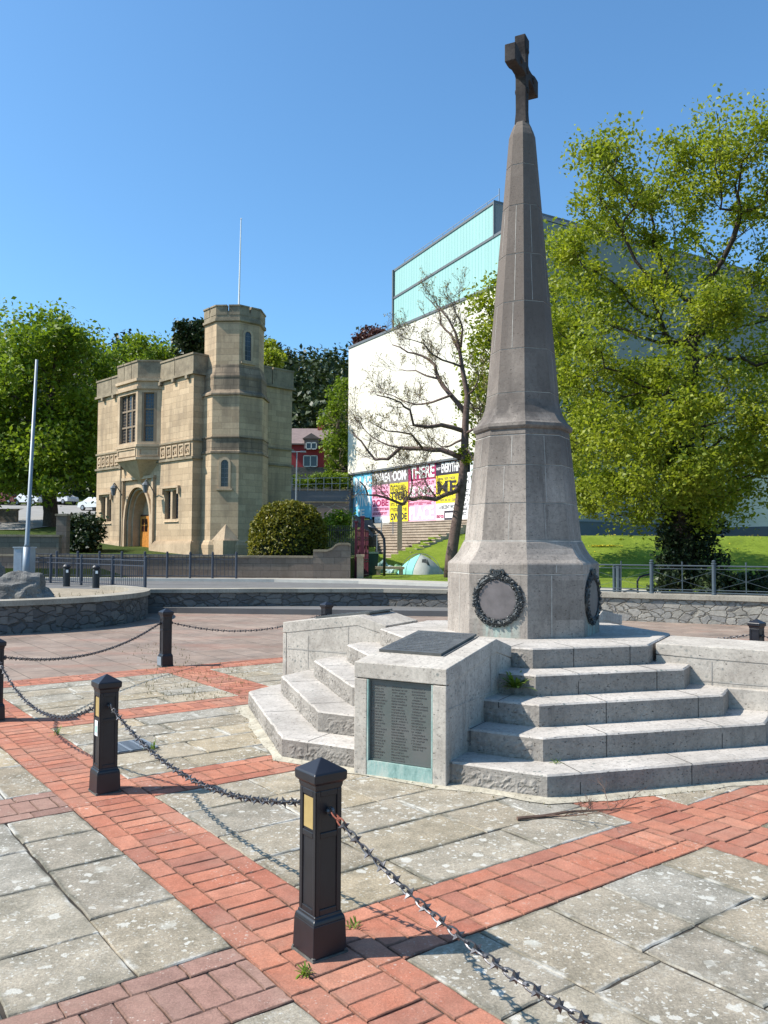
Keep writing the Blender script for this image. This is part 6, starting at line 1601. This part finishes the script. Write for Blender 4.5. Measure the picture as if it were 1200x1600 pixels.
def car(px, py, Y, rz, m, label):
    c = P(px, py, Y); z = terr(c.x, c.y)+.07; root = thing("parked_car", label, "car", (c.x, c.y, z), rz, "cars parked up the hill")
    side = [(-2.05,.35),(-2.1,.62),(-2.0,.82),(-1.55,.90),(-1.0,1.36),(.55,1.42),(1.35,.98),(1.95,.90),(2.1,.7),(2.1,.35)]
    mb = MB(); n = len(side); L = []
    for y, k in ((-.84,.93),(-.80,1.0),(.80,1.0),(.84,.93)): L.append([(x*(.99 if k < 1 else 1), y*(.86 if zz > 1.0 else 1), zz) for x, zz in side])
    for r0, r1 in zip(L, L[1:]): mb.add(r0+r1, [(i, (i+1)%n, n+(i+1)%n, n+i) for i in range(n)])
    mb.add(L[0], [tuple(range(n))]); mb.add(L[3], [tuple(range(n))]); obj("body", mb, m, root)
    for nm, q in (("windscreen", [(1.30,-.62,1.02),(1.30,.62,1.02),(.62,.56,1.40),(.62,-.56,1.40)]), ("rear_window", [(-1.50,-.6,.96),(-1.50,.6,.96),(-1.06,.56,1.33),(-1.06,-.56,1.33)])):
        mb = MB(); o_ = Vector((.03 if q[0][0] > 0 else -.03, 0, .02)); mb.add([Vector(p)+o_ for p in q], [(0,1,2,3)]); obj(nm, mb, M_GLASS, root)
    for s in (-1, 1):
        mb = MB(); mb.add([(-1.2,s*.82,.98),(1.0,s*.82,1.0),(.5,s*.735,1.34),(-.95,s*.735,1.30)], [(0,1,2,3)]); obj("side_window", mb, M_GLASS, root)
        mb = MB(); mb.box(2.06,2.12,s*.6-.18,s*.6+.18,.62,.78); obj("headlight", mb, M_WHITE, root)
        for x in (-1.3, 1.3):
            mb = MB(); mb.M = Matrix.Translation((x, s*.78, .31)) @ Matrix.Rotation(math.pi/2, 4, 'X'); mb.lathe([(.2,-.1),(.31,-.09),(.31,.09),(.2,.1)], 14); wv = obj("wheel", mb, M_TYRE, root)
            mb = MB(); mb.M = Matrix.Translation((x, s*.78+s*.001, .31)) @ Matrix.Rotation(math.pi/2, 4, 'X'); mb.lathe([(.19,-.104),(.19,.104)], 10); obj("rim", mb, M_GREYM, wv)
car(48, 792, 99, rad(-25), M_CARW, "white car parked up the hill before the rubble wall, left of the tree trunk")
car(8, 790, 100, rad(-20), M_CARR, "dark red car parked beside the white car at the left edge")
car(96, 789, 101, rad(-30), M_CARW, "white car up the hill half hidden behind the tree trunk")
car(152, 803, 88, rad(150), M_CARW, "white car emerging from behind the gatehouse's left side")
# red house, terraces, street lamp -------------------------------------------------
hx0, hx1 = P(445, 740, 98).x, P(514, 740, 98).x; hz = P(480, 742, 98).z; ez = P(480, 692, 98).z; rz_ = P(480, 664, 98).z
hs = thing("red_house", "small red rendered house with brown roof and dormer on the wooded slope", "house", ((hx0+hx1)/2, 98, hz-2))
mb = MB(); mb.box(hx0, hx1, 98, 104, hz+.9, ez); obj("wall", mb, M_REDR, hs, world=True)
mb = MB(); mb.box(hx0-.1, hx1+.1, 97.9, 104.1, hz-3, hz+.9); obj("stone_base", mb, M_RUB, hs, world=True)
mb = MB(); mb.add([(hx0-.3,97.6,ez-.1),(hx1+.3,97.6,ez-.1),(hx1+.3,101,rz_),(hx0-.3,101,rz_),(hx1+.3,104.4,ez-.1),(hx0-.3,104.4,ez-.1),(hx0-.3,97.6,ez-.25),(hx1+.3,97.6,ez-.25)], [(0,1,2,3),(3,2,4,5),(1,4,2),(0,3,5),(0,1,7,6)]); rf = obj("roof", mb, M_SLATE, hs, world=True)
mb = MB(); mb.box(hx1-1.6, hx1-.9, 100.6, 101.6, rz_-1, rz_+.9); obj("chimney", mb, M_REDR, rf, world=True)
dc = P(486, 690, 97).x; dz0, dz1, dz2 = P(486,700,97).z, P(486,684,97).z, P(486,676,97).z
mb = MB(); mb.box(dc-.85, dc+.85, 97.45, 100, dz0, dz1); mb.add([(dc-1.05,97.3,dz1-.05),(dc+1.05,97.3,dz1-.05),(dc,97.3,dz2),(dc-1.05,100.5,dz1-.05),(dc+1.05,100.5,dz1-.05),(dc,100.5,dz2)], [(0,1,2),(0,2,5,3),(1,4,5,2)]); dm = obj("dormer", mb, M_SLATE, rf, world=True)
def hwin(x, z0, z1, w, y):
    mb = MB()
    for a, b, c, d in ((x-w,x+w,z0,z0+.1),(x-w,x+w,z1-.1,z1),(x-w,x-w+.1,z0,z1),(x+w-.1,x+w,z0,z1),(x-.05,x+.05,z0,z1)): mb.box(a,b,y-.08,y,c,d)
    f = obj("window", mb, M_WHITE, hs, world=True); mb = MB(); mb.box(x-w+.05, x+w-.05, y-.04, y-.01, z0+.05, z1-.05); obj("pane", mb, M_GLASSB, f, world=True)
hwin(dc, P(0,699,97).z, P(0,688,97).z, .65, 97.42); hwin(P(485,720,98).x, P(0,727,98).z, P(0,709,98).z, .85, 97.98)
flatwall("terrace_wall", 452, 545, 76.0, 785, 812, m_rubble("purple_brown_rubble", [(.15,.115,.105),(.23,.18,.165),(.19,.15,.14)], (.28,.25,.23), .8, 1.6), "purple brown terrace wall below the red house")
flatwall("terrace_wall", 455, 548, 82.0, 766, 790, M_GREYD, "dark grey upper terrace wall beneath the ivy hedge")
rng = np.random.default_rng(41); pts = [tuple(P(rng.uniform(456,545), rng.uniform(744,758), 83+rng.uniform(-.6,.6))) for _ in range(70)]
tag(leaf_obj("ivy_hedge", leaf_cloud(pts, .5, 3500, .25, rng), M_LF_MID, None), "ivy hedge running along the terrace below the red house", "hedge")
mf = thing("mesh_fence", "thin grey mesh fence on the upper terrace wall", "fence", P(500, 766, 81.8))
for k in range(8): a = P(456+k*12.5, 766, 81.8); mb = MB(); mb.tube([a-Vector((0,0,.1)), a+Vector((0,0,1.3))], .035, 4); obj("post", mb, M_GREYM, mf, world=True)
mb = MB(); mb.tube([P(456,757,81.8), P(545,755,81.8)], .03, 4); mb.tube([P(456,748,81.8), P(545,746,81.8)], .03, 4); obj("wire", mb, M_GREYM, mf, world=True)
sp_ = thing("street_lamp", "thin pale double headed street lamp in front of the red house", "street lamp", P(463, 800, 70))
mb = MB(); mb.tube([P(462,812,70), P(464,706,70)], [.08,.05], 8); obj("column", mb, M_GREYM, sp_, world=True)
for x in (454, 476): mb = MB(); a = P(464,706,70); b = P(x,706,70); mb.tube([a, b], .04, 5); mb.box(min(b.x,a.x)-.05, min(b.x,a.x)+.4, 69.85, 70.15, b.z-.05, b.z+.07) if x < 464 else mb.box(b.x-.35, b.x+.1, 69.85, 70.15, b.z-.05, b.z+.07); obj("lamp_head", mb, M_GREYM, sp_, world=True)
rng = np.random.default_rng(43); pts = [tuple(P(rng.uniform(508,545), rng.uniform(803,840), 46+rng.uniform(-.6,.6))) for _ in range(30)]
tag(leaf_obj("shrub", leaf_cloud(pts, .4, 1500, .2, rng), M_LF_MID, None), "loose green shrub between the clipped bush and the gate", "shrub")
pf = thing("railing", "black spiked railing between the clipped bush and the gate", "railing", P(530, 860, 42))
mb = MB(); A, B = P(512, 860, 42), P(552, 860, 42)
for k in range(15): q = A.lerp(B, k/14); mb.tube([(q.x,42,1.0),(q.x,42,2.65)], .022, 4)
for z in (1.2, 2.4): mb.tube([(A.x,42,z),(B.x,42,z)], .025, 4)
obj("pickets", mb, M_BLACK, pf, world=True)
# tree shadow-casting neighbours outside the frame are left out; dandelions in the lawn
rng = np.random.default_rng(50); v = []
for k in range(260):
    x, y = (rng.normal(945, 14), rng.normal(881, 5)) if k < 150 else (rng.uniform(900, 1200), rng.uniform(842, 900))
    d = _r*((x-600)/FPX) - _u*((y-800)/FPX) + _f; Yk = 44.0 if k < 150 else rng.uniform(40, 53); p = Vector((0,0,CAMH))+d*(Yk/d.y); v.append((p.x, Yk, lawnz(p.x, Yk)+.06))
o = struct(leaf_obj("dandelions", leaf_cloud(v, .05, 420, .09, rng, up=2), m_plain("dandelion_yellow", (.62,.50,.03), .7), None), "stuff"); o["label"] = "yellow dandelions dotted in the lawn"; o["category"] = "flowers"
